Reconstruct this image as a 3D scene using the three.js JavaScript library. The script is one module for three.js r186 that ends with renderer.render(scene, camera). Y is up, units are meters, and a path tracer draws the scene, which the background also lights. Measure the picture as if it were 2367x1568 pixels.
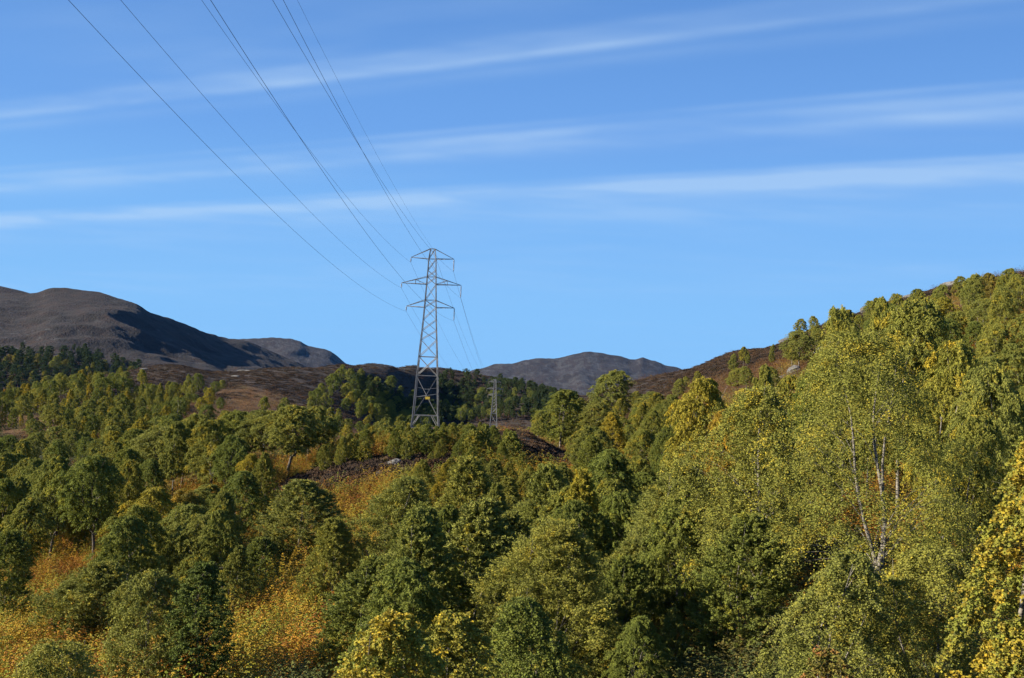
import * as THREE from 'three';
import { ImprovedNoise } from 'three/addons/math/ImprovedNoise.js';
import { mergeGeometries } from 'three/addons/utils/BufferGeometryUtils.js';

// ---------------------------------------------------------------- camera, sky, sun, exposure
const scene = new THREE.Scene();
const PW = 2367, PH = 1568, RAD = Math.PI / 180;             // the photograph measured at this size
const FOV = 36, FPX = PH / 2 / Math.tan(FOV / 2 * RAD);
const camera = new THREE.PerspectiveCamera(FOV, PW / PH, 0.5, 30000);
camera.rotation.set(2.75 * RAD, 0, 2.3 * RAD, 'YXZ');
camera.updateMatrixWorld(true);
const renderer = new THREE.WebGLRenderer({ antialias: true });
renderer.toneMapping = THREE.LinearToneMapping;
renderer.toneMappingExposure = 2.6;
renderer.shadowMap.enabled = true;
const SUN = new THREE.Vector3(-0.88, 0.39, 0.22).normalize();
const sun = new THREE.DirectionalLight(new THREE.Color().setRGB(1.0, 0.89, 0.72), 5);
sun.position.copy(SUN).multiplyScalar(900);
sun.castShadow = true;
Object.assign(sun.shadow.camera, { left: -500, right: 500, top: 500, bottom: -500, near: 10, far: 3000 });
sun.shadow.mapSize.set(4096, 4096);
scene.add(sun, sun.target);

const noise3 = new ImprovedNoise();
const rngOf = (seed) => { let s = seed >>> 0; return () => { s = (s + 0x6d2b79f5) | 0; let t = Math.imul(s ^ (s >>> 15), 1 | s); t = (t + Math.imul(t ^ (t >>> 7), 61 | t)) ^ t; return ((t ^ (t >>> 14)) >>> 0) / 4294967296; }; };
const clamp = (x, a, b) => Math.min(b, Math.max(a, x)), lerp = (a, b, t) => a + (b - a) * t;
const sstep = (x, a, b) => { const t = clamp((x - a) / (b - a), 0, 1); return t * t * (3 - 2 * t); };
function fbm(x, y, z, oct = 4) { let s = 0, a = 0.5; for (let i = 0; i < oct; i++) { s += a * noise3.noise(x, y, z); x *= 2.03; y *= 2.03; z *= 2.03; a *= 0.5; } return s; }
// a point of the photograph at depth D metres (eye at the origin, looking down -z)
const ray = (px, py) => new THREE.Vector3((px - PW / 2) / FPX, (PH / 2 - py) / FPX, -1).applyQuaternion(camera.quaternion);
const at = (px, py, D) => { const d = ray(px, py); return d.multiplyScalar(D / -d.z); };
const invQ = camera.quaternion.clone().invert(), proj = (x, y, D) => { const v = new THREE.Vector3(x, y, -D).applyQuaternion(invQ); return [PW / 2 + v.x / -v.z * FPX, PH / 2 - v.y / -v.z * FPX]; };
const lin = (r, g, b) => [r, g, b].map((c) => { c /= 255; return c <= 0.04045 ? c / 12.92 : ((c + 0.055) / 1.055) ** 2.4; });

// sky: clear air by height, thin cirrus bands on a plane far above
{
  const SW = 4096, SH = 2048, data = new Float32Array(SW * SH * 4);
  const stops = [[0, lin(138, 197, 250)], [4, lin(135, 195, 251)], [9, lin(126, 185, 247)], [14, lin(111, 166, 235)], [21, lin(97, 149, 219)], [35, lin(76, 125, 198)], [90, lin(52, 92, 168)]];
  const plane = (px, py) => { const d = ray(px, py); return [d.x / d.y, d.z / d.y]; };
  // bands: two pixels each give a line on the cloud plane; [x0,y0,x1,y1,width,strength]
  const [ax, az] = plane(0, 505), [bx, bz] = plane(2367, 385);
  let tx = bx - ax, tz = bz - az; const tl = Math.hypot(tx, tz); tx /= tl; tz /= tl;
  const across = (x, z) => x * -tz + z * tx, along = (x, z) => x * tx + z * tz;
  const bands = [[350, 210, 0.06, 0.38], [1100, 95, 0.055, 0.42], [1100, 130, 0.03, 0.3], [1900, 255, 0.085, 0.5], [1900, 225, 0.04, 0.25], [500, 390, 0.095, 0.5], [1100, 345, 0.25, 0.2], [1200, 446, 0.17, 1.15], [1200, 425, 0.05, 0.3], [1500, 120, 0.05, 0.2], [1400, 470, 0.5, 0.2], [250, 540, 0.6, 0.2], [2000, 620, 1.3, 0.1], [1200, 640, 1.6, 0.07]].map(([px, py, w, s]) => { const [x, z] = plane(px, py); return [across(x, z), along(x, z), w, s]; });
  for (let row = 0; row < SH; row++) {
    const up = ((row + 0.5) / SH - 0.5) * Math.PI, e = Math.max(0, up / RAD);
    let k = 0; while (k < stops.length - 2 && stops[k + 1][0] < e) k++;
    const t = sstep(e, stops[k][0], stops[k + 1][0]) * 0.35 + 0.65 * clamp((e - stops[k][0]) / (stops[k + 1][0] - stops[k][0]), 0, 1);
    const clear = [0, 1, 2].map((c) => lerp(stops[k][1][c], stops[k + 1][1][c], t)), y = Math.sin(up);
    for (let col = 0; col < SW; col++) {
      const a = ((col + 0.5) / SW - 0.5) * 2 * Math.PI, x = Math.cos(a) * Math.cos(up), z = Math.sin(a) * Math.cos(up);
      const cs = x * SUN.x + y * SUN.y + z * SUN.z, glow = 0.5 * Math.pow(Math.max(0, cs), 24);
      let c = 0;
      if (y > 0.012) {
        const X = x / y, Z = z / y, q = across(X, Z), p = along(X, Z);
        const sc = 1 / (1 + Math.hypot(X, Z) * 0.12);
        const bend = 0.10 * noise3.noise(p * 0.35 * sc, q * 0.4, 3.1) + 0.12 * noise3.noise(p * 0.09, q * 0.1, 7.7);
        const warp = fbm(p * 0.5, q * 1.3, 9.2, 4) * 0.25;
        const fib = clamp(0.5 + 1.9 * fbm(p * 1.1 + q * 0.9, q * 4.2 * sc + warp * 3, 1.7, 4) + 0.7 * fbm(p * 3.4 + q * 4, q * 3 + warp * 4, 5.7, 3), 0.04, 1.3), soft = 0.66 + 1.0 * fbm(p * 0.45, q * 0.9, 4.4, 3);
        for (const [q0, p0, w, s] of bands) {
          const d = (q - q0 - bend * (1 + w)) / w, fall = Math.exp(-d * d * (d > 0 ? 1.5 : 0.55));
          if (fall > 0.004) c += s * fall * clamp(fib * 0.75 + 0.35, 0.1, 1.3) * clamp(soft * 1.3, 0.25 + 0.55 * s, 1.1);
        }
        c += 0.18 * sstep(fbm(p * 0.3 + 5, q * 0.8, 2.2, 5), 0.06, 0.42) * fib;
        c = clamp(c, 0, 0.85) * sstep(y, 0.012, 0.09);
      }
      const o = (row * SW + col) * 4, cloud = [0.50, 0.70, 0.95];
      for (let i = 0; i < 3; i++) data[o + i] = (lerp(clear[i], Math.max(cloud[i], clear[i] * 1.02), c * 0.62) + glow * [1, 0.9, 0.75][i]) / 2.6;
      data[o + 3] = 1;
    }
  }
  const sky = new THREE.DataTexture(data, SW, SH, THREE.RGBAFormat, THREE.FloatType);
  sky.mapping = THREE.EquirectangularReflectionMapping; sky.magFilter = sky.minFilter = THREE.LinearFilter; sky.needsUpdate = true;
  scene.background = sky; scene.environment = sky;
}
scene.fog = new THREE.FogExp2(new THREE.Color().setRGB(0.16, 0.44, 1.0), 0.000011);
console.log('sky');

// ---------------------------------------------------------------- terrain height
const pchip = (xs, ys) => {                                       // monotone cubic
  const n = xs.length, h = [], d = [], m = new Array(n).fill(0);
  for (let i = 0; i < n - 1; i++) { h.push(xs[i + 1] - xs[i]); d.push((ys[i + 1] - ys[i]) / h[i]); }
  for (let i = 1; i < n - 1; i++) if (d[i - 1] * d[i] > 0) { const a = 2 * h[i] + h[i - 1], b = h[i] + 2 * h[i - 1]; m[i] = (a + b) / (a / d[i - 1] + b / d[i]); }
  m[0] = d[0]; m[n - 1] = d[n - 2];
  return (x) => {
    if (x <= xs[0]) return ys[0]; if (x >= xs[n - 1]) return ys[n - 1];
    let i = 0; while (xs[i + 1] < x) i++;
    const t = (x - xs[i]) / h[i], t2 = t * t, t3 = t2 * t;
    return (2 * t3 - 3 * t2 + 1) * ys[i] + (t3 - 2 * t2 + t) * h[i] * m[i] + (-2 * t3 + 3 * t2) * ys[i + 1] + (t3 - t2) * h[i] * m[i + 1];
  };
};
// ground seen in the photograph: column, then [depth, row] pairs
const COLS = [
  [-700, [50, 1600], [80, 1420], [120, 1250], [170, 1140], [230, 1045], [330, 930], [420, 890], [600, 900], [1000, 915]],
  [0, [50, 1540], [80, 1400], [95, 1330], [120, 1235], [170, 1130], [230, 1040], [300, 975], [380, 935], [500, 940], [700, 930], [1000, 920]],
  [150, [50, 1540], [80, 1395], [95, 1320], [120, 1240], [170, 1120], [230, 1045], [300, 960], [380, 905], [450, 895], [700, 925], [1000, 918]],
  [300, [50, 1530], [80, 1370], [95, 1290], [120, 1200], [170, 1100], [230, 1040], [300, 960], [380, 885], [430, 858], [520, 870], [700, 910], [1000, 910]],
  [400, [50, 1525], [80, 1350], [95, 1270], [120, 1170], [170, 1080], [230, 1020], [300, 955], [380, 880], [440, 844], [520, 858], [700, 900], [1000, 905]],
  [500, [50, 1520], [75, 1360], [95, 1250], [120, 1140], [150, 1085], [200, 1045], [260, 990], [340, 925], [440, 866], [520, 862], [700, 890], [1000, 905]],
  [600, [50, 1510], [70, 1370], [95, 1230], [115, 1130], [140, 1070], [170, 1060], [230, 1030], [300, 975], [400, 890], [480, 857], [600, 875], [1000, 900]],
  [700, [50, 1495], [70, 1345], [95, 1195], [110, 1120], [125, 1085], [145, 1060], [180, 1065], [240, 1035], [300, 990], [400, 910], [500, 852], [600, 868], [1000, 900]],
  [800, [50, 1540], [70, 1385], [95, 1185], [110, 1090], [125, 1050], [145, 1045], [180, 1065], [240, 1040], [300, 1005], [400, 945], [480, 880], [580, 842], [700, 865], [1000, 895]],
  [900, [50, 1550], [70, 1385], [95, 1165], [120, 1050], [140, 1030], [160, 1034], [200, 1060], [300, 1030], [400, 1000], [500, 958], [565, 905], [615, 846], [750, 870], [1000, 895]],
  [970, [50, 1547], [70, 1380], [95, 1162], [120, 1046], [142, 1024], [165, 1030], [200, 1055], [300, 1033], [430, 1008], [520, 978], [590, 945], [640, 885], [665, 849], [800, 872], [1050, 895]],
  [1050, [50, 1545], [70, 1375], [95, 1160], [120, 1042], [142, 1022], [165, 1026], [200, 1050], [300, 1035], [450, 1012], [535, 988], [620, 965], [660, 925], [700, 857], [850, 880], [1100, 895]],
  [1200, [50, 1540], [70, 1370], [95, 1165], [120, 1045], [142, 1006], [165, 1012], [200, 1045], [300, 1040], [450, 1010], [535, 990], [600, 945], [710, 887], [850, 900], [1100, 905]],
  [1300, [50, 1530], [70, 1365], [95, 1170], [120, 1075], [142, 1055], [170, 1050], [200, 1030], [250, 1005], [320, 985], [450, 1000], [535, 985], [620, 950], [720, 907], [850, 915], [1100, 918]],
  [1370, [50, 1520], [70, 1355], [95, 1170], [120, 1075], [145, 1048], [170, 1035], [200, 1010], [250, 965], [300, 930], [350, 918], [500, 955], [720, 920], [850, 925], [1100, 925]],
  [1500, [50, 1500], [70, 1340], [95, 1165], [120, 1060], [145, 1020], [170, 990], [200, 960], [250, 915], [290, 880], [330, 876], [500, 925], [800, 940], [1100, 940]],
  [1600, [50, 1470], [70, 1310], [95, 1140], [120, 1030], [150, 970], [180, 930], [220, 885], [260, 860], [300, 858], [360, 870], [500, 920], [1000, 945]],
  [1700, [50, 1430], [70, 1270], [95, 1105], [120, 1000], [150, 930], [180, 885], [220, 845], [260, 820], [300, 817], [360, 830], [500, 900], [1000, 950]],
  [1800, [50, 1350], [70, 1200], [95, 1055], [120, 965], [150, 895], [180, 848], [220, 810], [250, 800], [300, 812], [400, 850], [1000, 950]],
  [1900, [50, 1330], [70, 1170], [95, 1020], [120, 930], [150, 860], [180, 805], [220, 763], [245, 757], [300, 772], [400, 830], [1000, 950]],
  [2100, [50, 1280], [70, 1100], [95, 940], [120, 840], [150, 755], [180, 705], [205, 690], [260, 705], [400, 790], [1000, 950]],
  [2230, [50, 1250], [70, 1060], [95, 890], [120, 785], [150, 700], [175, 662], [195, 654], [250, 680], [400, 780], [1000, 950]],
  [2367, [50, 1220], [70, 1020], [95, 850], [120, 740], [150, 675], [172, 648], [195, 638], [250, 660], [400, 770], [1000, 950]],
  [3100, [50, 1040], [70, 840], [95, 700], [120, 620], [150, 560], [190, 520], [250, 560], [400, 700], [1000, 950]],
];
const TD = (D) => Math.log(D + 60), NT = 500, T0 = TD(-45), T1 = TD(7000);
const FIELD = COLS.map(([px, ...rows]) => {
  const s = clamp((px + 200) / 2700, 0, 1), Ds = [-45, -4, 8, 17, 30], hs = [-1, -2.6, lerp(-6.5, -5, s), lerp(-11, -7.2, s), lerp(-13, -7.8, s)];
  const xs = Ds.map((D) => (px - PW / 2) / FPX * Math.max(D, 22));
  for (const [D, y] of rows) { const p = at(px, y, D); Ds.push(D); hs.push(p.y); xs.push(p.x); }
  const last = Ds[Ds.length - 1];
  for (const [D, h] of [[Math.max(1500, last + 200), -60], [3000, -120], [7000, -160]]) { Ds.push(D); hs.push(h); xs.push((px - PW / 2) / FPX * D); }
  const ts = Ds.map(TD), fh = pchip(ts, hs), fx = pchip(ts, xs), X = new Float32Array(NT + 1), Hh = new Float32Array(NT + 1);
  for (let i = 0; i <= NT; i++) { const t = lerp(T0, T1, i / NT); X[i] = fx(t); Hh[i] = fh(t); }
  return { X, H: Hh };
});
function baseHeight(x, D) {
  const t = clamp((TD(Math.max(D, -44)) - T0) / (T1 - T0), 0, 0.99999) * NT, i = Math.floor(t), f = t - i;
  const xs = [], hs = [];
  for (const c of FIELD) { xs.push(lerp(c.X[i], c.X[i + 1], f)); hs.push(lerp(c.H[i], c.H[i + 1], f)); }
  const n = xs.length;
  if (x <= xs[0]) return hs[0]; if (x >= xs[n - 1]) return hs[n - 1];
  let k = 0; while (xs[k + 1] < x) k++;
  const sl = (a) => (a <= 0 || a >= n - 1) ? 0 : (hs[a + 1] - hs[a - 1]) / (xs[a + 1] - xs[a - 1]);
  const h = xs[k + 1] - xs[k], u = (x - xs[k]) / h, u2 = u * u, u3 = u2 * u;
  return (2 * u3 - 3 * u2 + 1) * hs[k] + (u3 - 2 * u2 + u) * h * sl(k) + (-2 * u3 + 3 * u2) * hs[k + 1] + (u3 - u2) * h * sl(k + 1);
}
function height(x, D) {
  const big = clamp(D / 320, 0.1, 2.2);
  return baseHeight(x, D) + big * 1.5 * fbm(x / 46 + 3, D / 46, 0.5, 3) + clamp(D / 150, 0.4, 1.4) * 0.75 * fbm(x / 9, D / 9, 2.5, 3) + 0.12 * noise3.noise(x / 1.3, D / 1.3, 0.2) * clamp(D / 60, 0.5, 2);
}
const groundAt = (px, py, D) => { const p = at(px, py, D); return new THREE.Vector3(p.x, height(p.x, D), -D); };

// ---------------------------------------------------------------- what grows where: patches on the ground [px, py, depth, half width m, half depth m, kind, strength]
const PATCHES = [
  ['bracken', 150, 1400, 80, 26, 34, 1.2], ['bracken', 600, 1440, 58, 9, 22, 1.2], ['bracken', 680, 1330, 72, 8, 16, 1], ['bracken', 250, 1300, 96, 16, 14, 1],
  ['heather', 760, 1120, 106, 10, 9, 1.9], ['heather', 890, 1095, 107, 7, 7, 1.9], ['heather', 1280, 1050, 140, 10, 10, 1.6], ['heather', 1250, 1040, 131, 8, 18, 2.4], ['heather', 1190, 1000, 142, 6, 8, 1.3],
  ['bracken', 930, 1110, 100, 6, 5, 1.3], ['bracken', 800, 1160, 96, 8, 5, 1.2], ['bracken', 1060, 1010, 132, 14, 10, 0.8],
  ['heather', 700, 880, 430, 90, 130, 1.1], ['heather', 420, 850, 440, 40, 40, 1.3], ['heather', 900, 870, 560, 70, 90, 1.0], ['heather', 1250, 940, 640, 90, 120, 1.0],
  ['bracken', 480, 960, 275, 26, 50, 2.0], ['bracken', 380, 960, 290, 20, 30, 1.2], ['bracken', 620, 920, 330, 26, 40, 1.3], ['bracken', 560, 890, 370, 16, 20, 1.2], ['green', 80, 1040, 228, 26, 22, 1.6], ['green', 230, 1050, 222, 18, 16, 1.1],
  ['heather', 1750, 840, 235, 34, 45, 2.0], ['heather', 1500, 885, 280, 34, 44, 2.0], ['heather', 1620, 865, 250, 20, 40, 1.5], ['heather', 1900, 770, 215, 30, 34, 1.8], ['heather', 2150, 690, 195, 22, 18, 1.3], ['heather', 2350, 650, 185, 26, 14, 1.1],
  ['green', 1690, 826, 245, 9, 16, 1.5], ['green', 1850, 850, 165, 5, 6, 1.2], ['bracken', 1780, 900, 160, 20, 26, 1.5], ['bracken', 1600, 920, 190, 20, 30, 1.2], ['bracken', 1450, 960, 200, 18, 24, 1.0],
  ['green', 1560, 1500, 30, 8, 8, 1.4], ['green', 700, 1500, 36, 6, 6, 1.0], ['green', 2340, 735, 122, 6, 9, 1.6], ['bracken', 2280, 770, 118, 12, 8, 1.3], ['bracken', 2200, 830, 110, 14, 14, 0.9], ['bracken', 1320, 990, 190, 16, 20, 0.9], ['heather', 1440, 900, 270, 18, 20, 1.0],
].map(([kind, px, py, D, rx, rz, s]) => ({ kind, x: at(px, py, D).x, D, rx, rz, s }));
function cover(x, D) {
  const w = { bracken: 0.42, heather: D > 330 ? 0.5 : 0.12, green: 0.22 };
  const wx = x + 5 * fbm(x / 11, D / 11, 8.8, 3) * clamp(D / 100, 0.6, 3), wd = D + 6 * fbm(x / 11, D / 11, 5.1, 3) * clamp(D / 100, 0.6, 3);
  for (const p of PATCHES) { const d = ((wx - p.x) / p.rx) ** 2 + ((wd - p.D) / p.rz) ** 2; if (d < 4) w[p.kind] += p.s * Math.exp(-d * 1.3); }
  const n = fbm(x / 14 + 9, D / 14, 1.3, 4) * 1.1; w.heather += n * 0.5; w.green += fbm(x / 7 + 2, D / 7, 6.3, 3) * 0.8; w.bracken -= n * 0.3;
  return w;
}
const older = (k, x, D) => (k === 'bracken' && D + 40 * noise3.noise(x / 15, D / 15, 1.1) > 160 ? 'rust' : k);
const topOf = (w) => (w.heather > w.bracken ? (w.heather > w.green ? 'heather' : 'green') : (w.bracken > w.green ? 'bracken' : 'green'));

// ---------------------------------------------------------------- helpers
const canvasTexture = (w, h, draw, srgb = true) => {
  const c = document.createElement('canvas'); c.width = w; c.height = h; draw(c.getContext('2d'), w, h);
  const t = new THREE.CanvasTexture(c); t.wrapS = t.wrapT = THREE.RepeatWrapping; if (srgb) t.colorSpace = THREE.SRGBColorSpace; t.magFilter = THREE.LinearFilter; return t;
};
const noiseTexture = (n, f, seed, lo, hi, tint = [1, 1, 1]) => {       // tileable grain
  const d = new Uint8Array(n * n * 4), r = rngOf(seed), g = new Float32Array(n * n);
  for (let o = 1, a = 1; o <= 4; o++, a *= 0.6) { const m = f * 2 ** (o - 1), v = Float32Array.from({ length: m * m }, () => r());
    for (let y = 0; y < n; y++) for (let x = 0; x < n; x++) { const u = x / n * m, w = y / n * m, i = Math.floor(u), j = Math.floor(w), a1 = u - i, b1 = w - j, s = a1 * a1 * (3 - 2 * a1), q = b1 * b1 * (3 - 2 * b1), V = (p, k) => v[(k % m) * m + (p % m)]; g[y * n + x] += a * (lerp(lerp(V(i, j), V(i + 1, j), s), lerp(V(i, j + 1), V(i + 1, j + 1), s), q) - 0.5); } }
  for (let i = 0; i < n * n; i++) { const t = clamp(0.5 + g[i] * 0.75, 0, 1), v = lerp(lo, hi, t); for (let c = 0; c < 3; c++) d[i * 4 + c] = clamp(v * tint[c], 0, 255); d[i * 4 + 3] = 255; }
  const t = new THREE.DataTexture(d, n, n); t.wrapS = t.wrapT = THREE.RepeatWrapping; t.magFilter = THREE.LinearFilter; t.needsUpdate = true; return t;
};
const used = new Map();
const numbered = (name) => { const n = used.get(name) ?? 0; used.set(name, n + 1); return n ? name + '_' + String(n).padStart(3, '0') : name; };
const geo = (pos, idx, extra = {}) => { const g = new THREE.BufferGeometry(); g.setAttribute('position', new THREE.BufferAttribute(Float32Array.from(pos), 3)); g.setIndex(new THREE.BufferAttribute(Uint32Array.from(idx), 1)); for (const [k, [a, n]] of Object.entries(extra)) g.setAttribute(k, new THREE.BufferAttribute(Float32Array.from(a), n)); return g; };
const mesh = (name, g, m, parent) => { const o = new THREE.Mesh(g, m); o.name = parent ? name : numbered(name); o.castShadow = o.receiveShadow = true; (parent ?? scene).add(o); return o; };
const ordinal = (n) => n === 1 ? 'first' : n === 2 ? 'second' : n === 3 ? 'third' : n + (n % 10 === 1 && n % 100 !== 11 ? 'st' : n % 10 === 2 && n % 100 !== 12 ? 'nd' : n % 10 === 3 && n % 100 !== 13 ? 'rd' : 'th');
const tag = (o, label, category, group, kind) => { o.userData.label = label; if (category) o.userData.category = category; if (group) o.userData.group = group; if (kind) o.userData.kind = kind; return o; };
const grain = noiseTexture(512, 8, 11, 120, 255), grainBump = noiseTexture(512, 16, 12, 0, 255);
grain.colorSpace = THREE.SRGBColorSpace;

// ---------------------------------------------------------------- ground sheet
const COVER = {
  bracken: [[0.24, 0.085, 0.0078], [0.35, 0.155, 0.0120], [0.40, 0.26, 0.0192], [0.36, 0.24, 0.02], [0.27, 0.26, 0.0240], [0.16, 0.20, 0.0216], [0.33, 0.13, 0.0102]],
  rust: [[0.13, 0.048, 0.0084], [0.18, 0.07, 0.0108], [0.21, 0.10, 0.0132], [0.12, 0.058, 0.0096], [0.16, 0.12, 0.0144]],
  heather: [[0.078, 0.041, 0.019], [0.048, 0.028, 0.015], [0.115, 0.055, 0.021], [0.068, 0.047, 0.017], [0.15, 0.072, 0.022]],
  green: [[0.085, 0.11, 0.022], [0.125, 0.13, 0.025], [0.06, 0.088, 0.02], [0.16, 0.12, 0.022]],
};
for (const k in COVER) for (const c of COVER[k]) for (let q = 0; q < 3; q++) c[q] *= k === 'heather' ? 0.44 : k === 'rust' ? 0.9 : 0.85;
const pick = (list, t) => { const u = clamp(t, 0, 0.9999) * (list.length - 1), i = Math.floor(u), f = u - i; return [0, 1, 2].map((c) => lerp(list[i][c], list[i + 1][c], f)); };
{
  const NU = 360, ND = 420, pos = [], col = [], uv = [], idx = [];
  for (let j = 0; j <= ND; j++) {
    const D = Math.exp(lerp(Math.log(6), Math.log(7050), Math.pow(j / ND, 1.0))) - 50 + 6 * (1 - j / ND);
    for (let i = 0; i <= NU; i++) {
      const u = lerp(-1.15, 1.15, i / NU), x = u * (D + 62), h = height(x, D);
      pos.push(x, h, -D); uv.push(x / 3.1, D / 3.1);
      const w = cover(x, D), k = topOf(w), n = 0.5 + 0.9 * fbm(x / 5, D / 5, 3.3, 4) + 0.5 * fbm(x / 30, D / 30, 9.3, 3);
      const c = pick(COVER[older(k, x, D)], n);
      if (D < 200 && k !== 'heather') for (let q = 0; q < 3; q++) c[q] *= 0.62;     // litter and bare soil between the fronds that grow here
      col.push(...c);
      if (i < NU && j < ND) { const a = j * (NU + 1) + i; idx.push(a, a + 1, a + NU + 1, a + 1, a + NU + 2, a + NU + 1); }
    }
  }
  const g = geo(pos, idx, { color: [col, 3], uv: [uv, 2] }); g.computeVertexNormals();
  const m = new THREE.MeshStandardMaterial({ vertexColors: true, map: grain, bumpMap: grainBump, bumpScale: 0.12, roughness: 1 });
  tag(mesh('ground', g, m), 'rough hill ground of bracken, heather and grass', 'ground', null, 'structure');
}
console.log('ground');

// ---------------------------------------------------------------- mountains
function mountain(name, label, ridge, Dr, Df, base, seed, tones, rough, px0, px1, nu = 260, nd = 110) {
  const fy = pchip(ridge.map((p) => p[0]), ridge.map((p) => p[1]));
  const drAt = (px) => (typeof Dr === 'function' ? Dr(px) : Dr);
  const hAt = (px, D) => {
    const R = drAt(px), p = at(px, fy(px), R), t = (D - Df) / (R - Df), x = (px - PW / 2) / FPX * D, top = p.y;
    const prof = t <= 1 ? Math.pow(clamp(t, 0, 1), 0.85) * (1 - 0.12 * Math.sin(Math.PI * clamp(t, 0, 1))) : 1 - 0.6 * Math.pow(t - 1, 1.4);
    const k = Math.sin(Math.PI * clamp(t, 0, 1)) * 0.9 + (t > 0.6 ? 0.08 : 0);
    const s = rough.scale, gul = fbm(x / s + seed, D / (s * 1.6), seed, 5), rid = 1 - Math.abs(fbm(x / (s * 0.6) + 4, D / (s * 0.9), seed + 3, 4)) * 2;
    return { x, h: base + (top - base) * prof + rough.amp * k * gul + rough.amp * 0.35 * k * (rid - 0.7) + rough.amp * 0.05 * fbm(x / (s * 0.06), D / (s * 0.06), seed + 9, 3) };
  };
  const pos = [], col = [], uv = [], idx = [];
  for (let j = 0; j <= nd; j++) for (let i = 0; i <= nu; i++) {
    const px = lerp(px0, px1, i / nu), R = drAt(px), D = lerp(Df, R + (R - Df) * 0.5, j / nd), { x, h } = hAt(px, D);
    pos.push(x, h, -D); uv.push(x / rough.grain, D / rough.grain);
    const s = rough.scale, n = 0.5 + 0.9 * fbm(x / (s * 0.4), D / (s * 0.4), seed + 1, 4) + 0.8 * fbm(x / (s * 0.05), D / (s * 0.09), seed + 2, 3);
    const c = pick(tones, n);
    if (fbm(x / (s * 0.035) + 7, D / (s * 0.05), seed + 5, 3) + 0.35 * fbm(x / (s * 0.5), D / (s * 0.5), seed + 8, 2) > rough.rock) for (let q = 0; q < 3; q++) c[q] = [0.06, 0.056, 0.055][q];
    col.push(...c);
    if (i < nu && j < nd) { const a = j * (nu + 1) + i; idx.push(a, a + 1, a + nu + 1, a + 1, a + nu + 2, a + nu + 1); }
  }
  const g = geo(pos, idx, { color: [col, 3], uv: [uv, 2] }); g.computeVertexNormals();
  const o = mesh(name, g, new THREE.MeshStandardMaterial({ vertexColors: true, map: grain, bumpMap: grainBump, bumpScale: rough.bump, roughness: 1 }));
  tag(o, label, 'mountain', null, 'structure');
  return hAt;
}
const MOOR = [[0.036, 0.023, 0.015], [0.070, 0.038, 0.023], [0.020, 0.017, 0.014], [0.095, 0.050, 0.025], [0.038, 0.034, 0.018], [0.028, 0.022, 0.015]];
const GREYMOOR = [[0.07, 0.058, 0.05], [0.095, 0.074, 0.062], [0.055, 0.05, 0.044], [0.11, 0.088, 0.07]];
for (const list of [MOOR, GREYMOOR]) for (const c of list) for (let q = 0; q < 3; q++) c[q] *= [0.31, 0.20, 0.14][q];
const leftHill = mountain('moorland_mountain', 'dark rounded moorland mountain with a wooded foot at the left edge', [[-900, 640], [-300, 655], [0, 676], [60, 679], [80, 676], [110, 667], [135, 665], [170, 669], [205, 673], [260, 687], [300, 700], [322, 710], [342, 723], [372, 733], [405, 743], [440, 756], [470, 768], [520, 780], [560, 786], [610, 804], [650, 822], [690, 838], [720, 852], [800, 880], [1000, 930]], (px) => 1320 + 260 * sstep(px, 320, 620), 800, -34, 2.7, MOOR, { amp: 46, scale: 280, grain: 26, bump: 1.6, rock: 0.33 }, -900, 1000, 420, 170);
mountain('mountain_shoulder', 'brown mountain shoulder peeping over the left edge of the rounded mountain', [[-900, 600], [-200, 640], [0, 661], [30, 667], [70, 678], [120, 700], [300, 800]], 2200, 1750, -40, 5.2, MOOR, { amp: 40, scale: 400, grain: 40, bump: 1.5, rock: 0.4 }, -900, 300, 90, 50);
mountain('rocky_mountain', 'pale rocky mountain half hidden behind the dark left mountain', [[300, 810], [480, 790], [545, 784], [580, 783], [640, 781], [662, 782], [690, 788], [715, 800], [750, 808], [770, 816], [797, 836], [830, 862], [900, 900], [1100, 960]], 4200, 3000, -150, 8.1, GREYMOOR, { amp: 130, scale: 650, grain: 60, bump: 5, rock: 0.1 }, 300, 1100, 220, 90);
mountain('heathery_mountain', 'broad blue grey mountain with scattered crags beyond the valley', [[700, 960], [950, 905], [1040, 875], [1090, 858], [1130, 846], [1155, 840], [1185, 839], [1215, 832], [1250, 828], [1285, 829], [1315, 822], [1345, 815], [1365, 813], [1390, 816], [1415, 820], [1440, 824], [1462, 831], [1475, 830], [1486, 827], [1497, 831], [1520, 837], [1545, 846], [1570, 852], [1590, 860], [1650, 882], [1800, 930], [2100, 1000]], 4600, 3100, -170, 1.4, GREYMOOR, { amp: 150, scale: 700, grain: 60, bump: 5, rock: 0.12 }, 700, 2100, 300, 120);
console.log('mountains');

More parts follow.
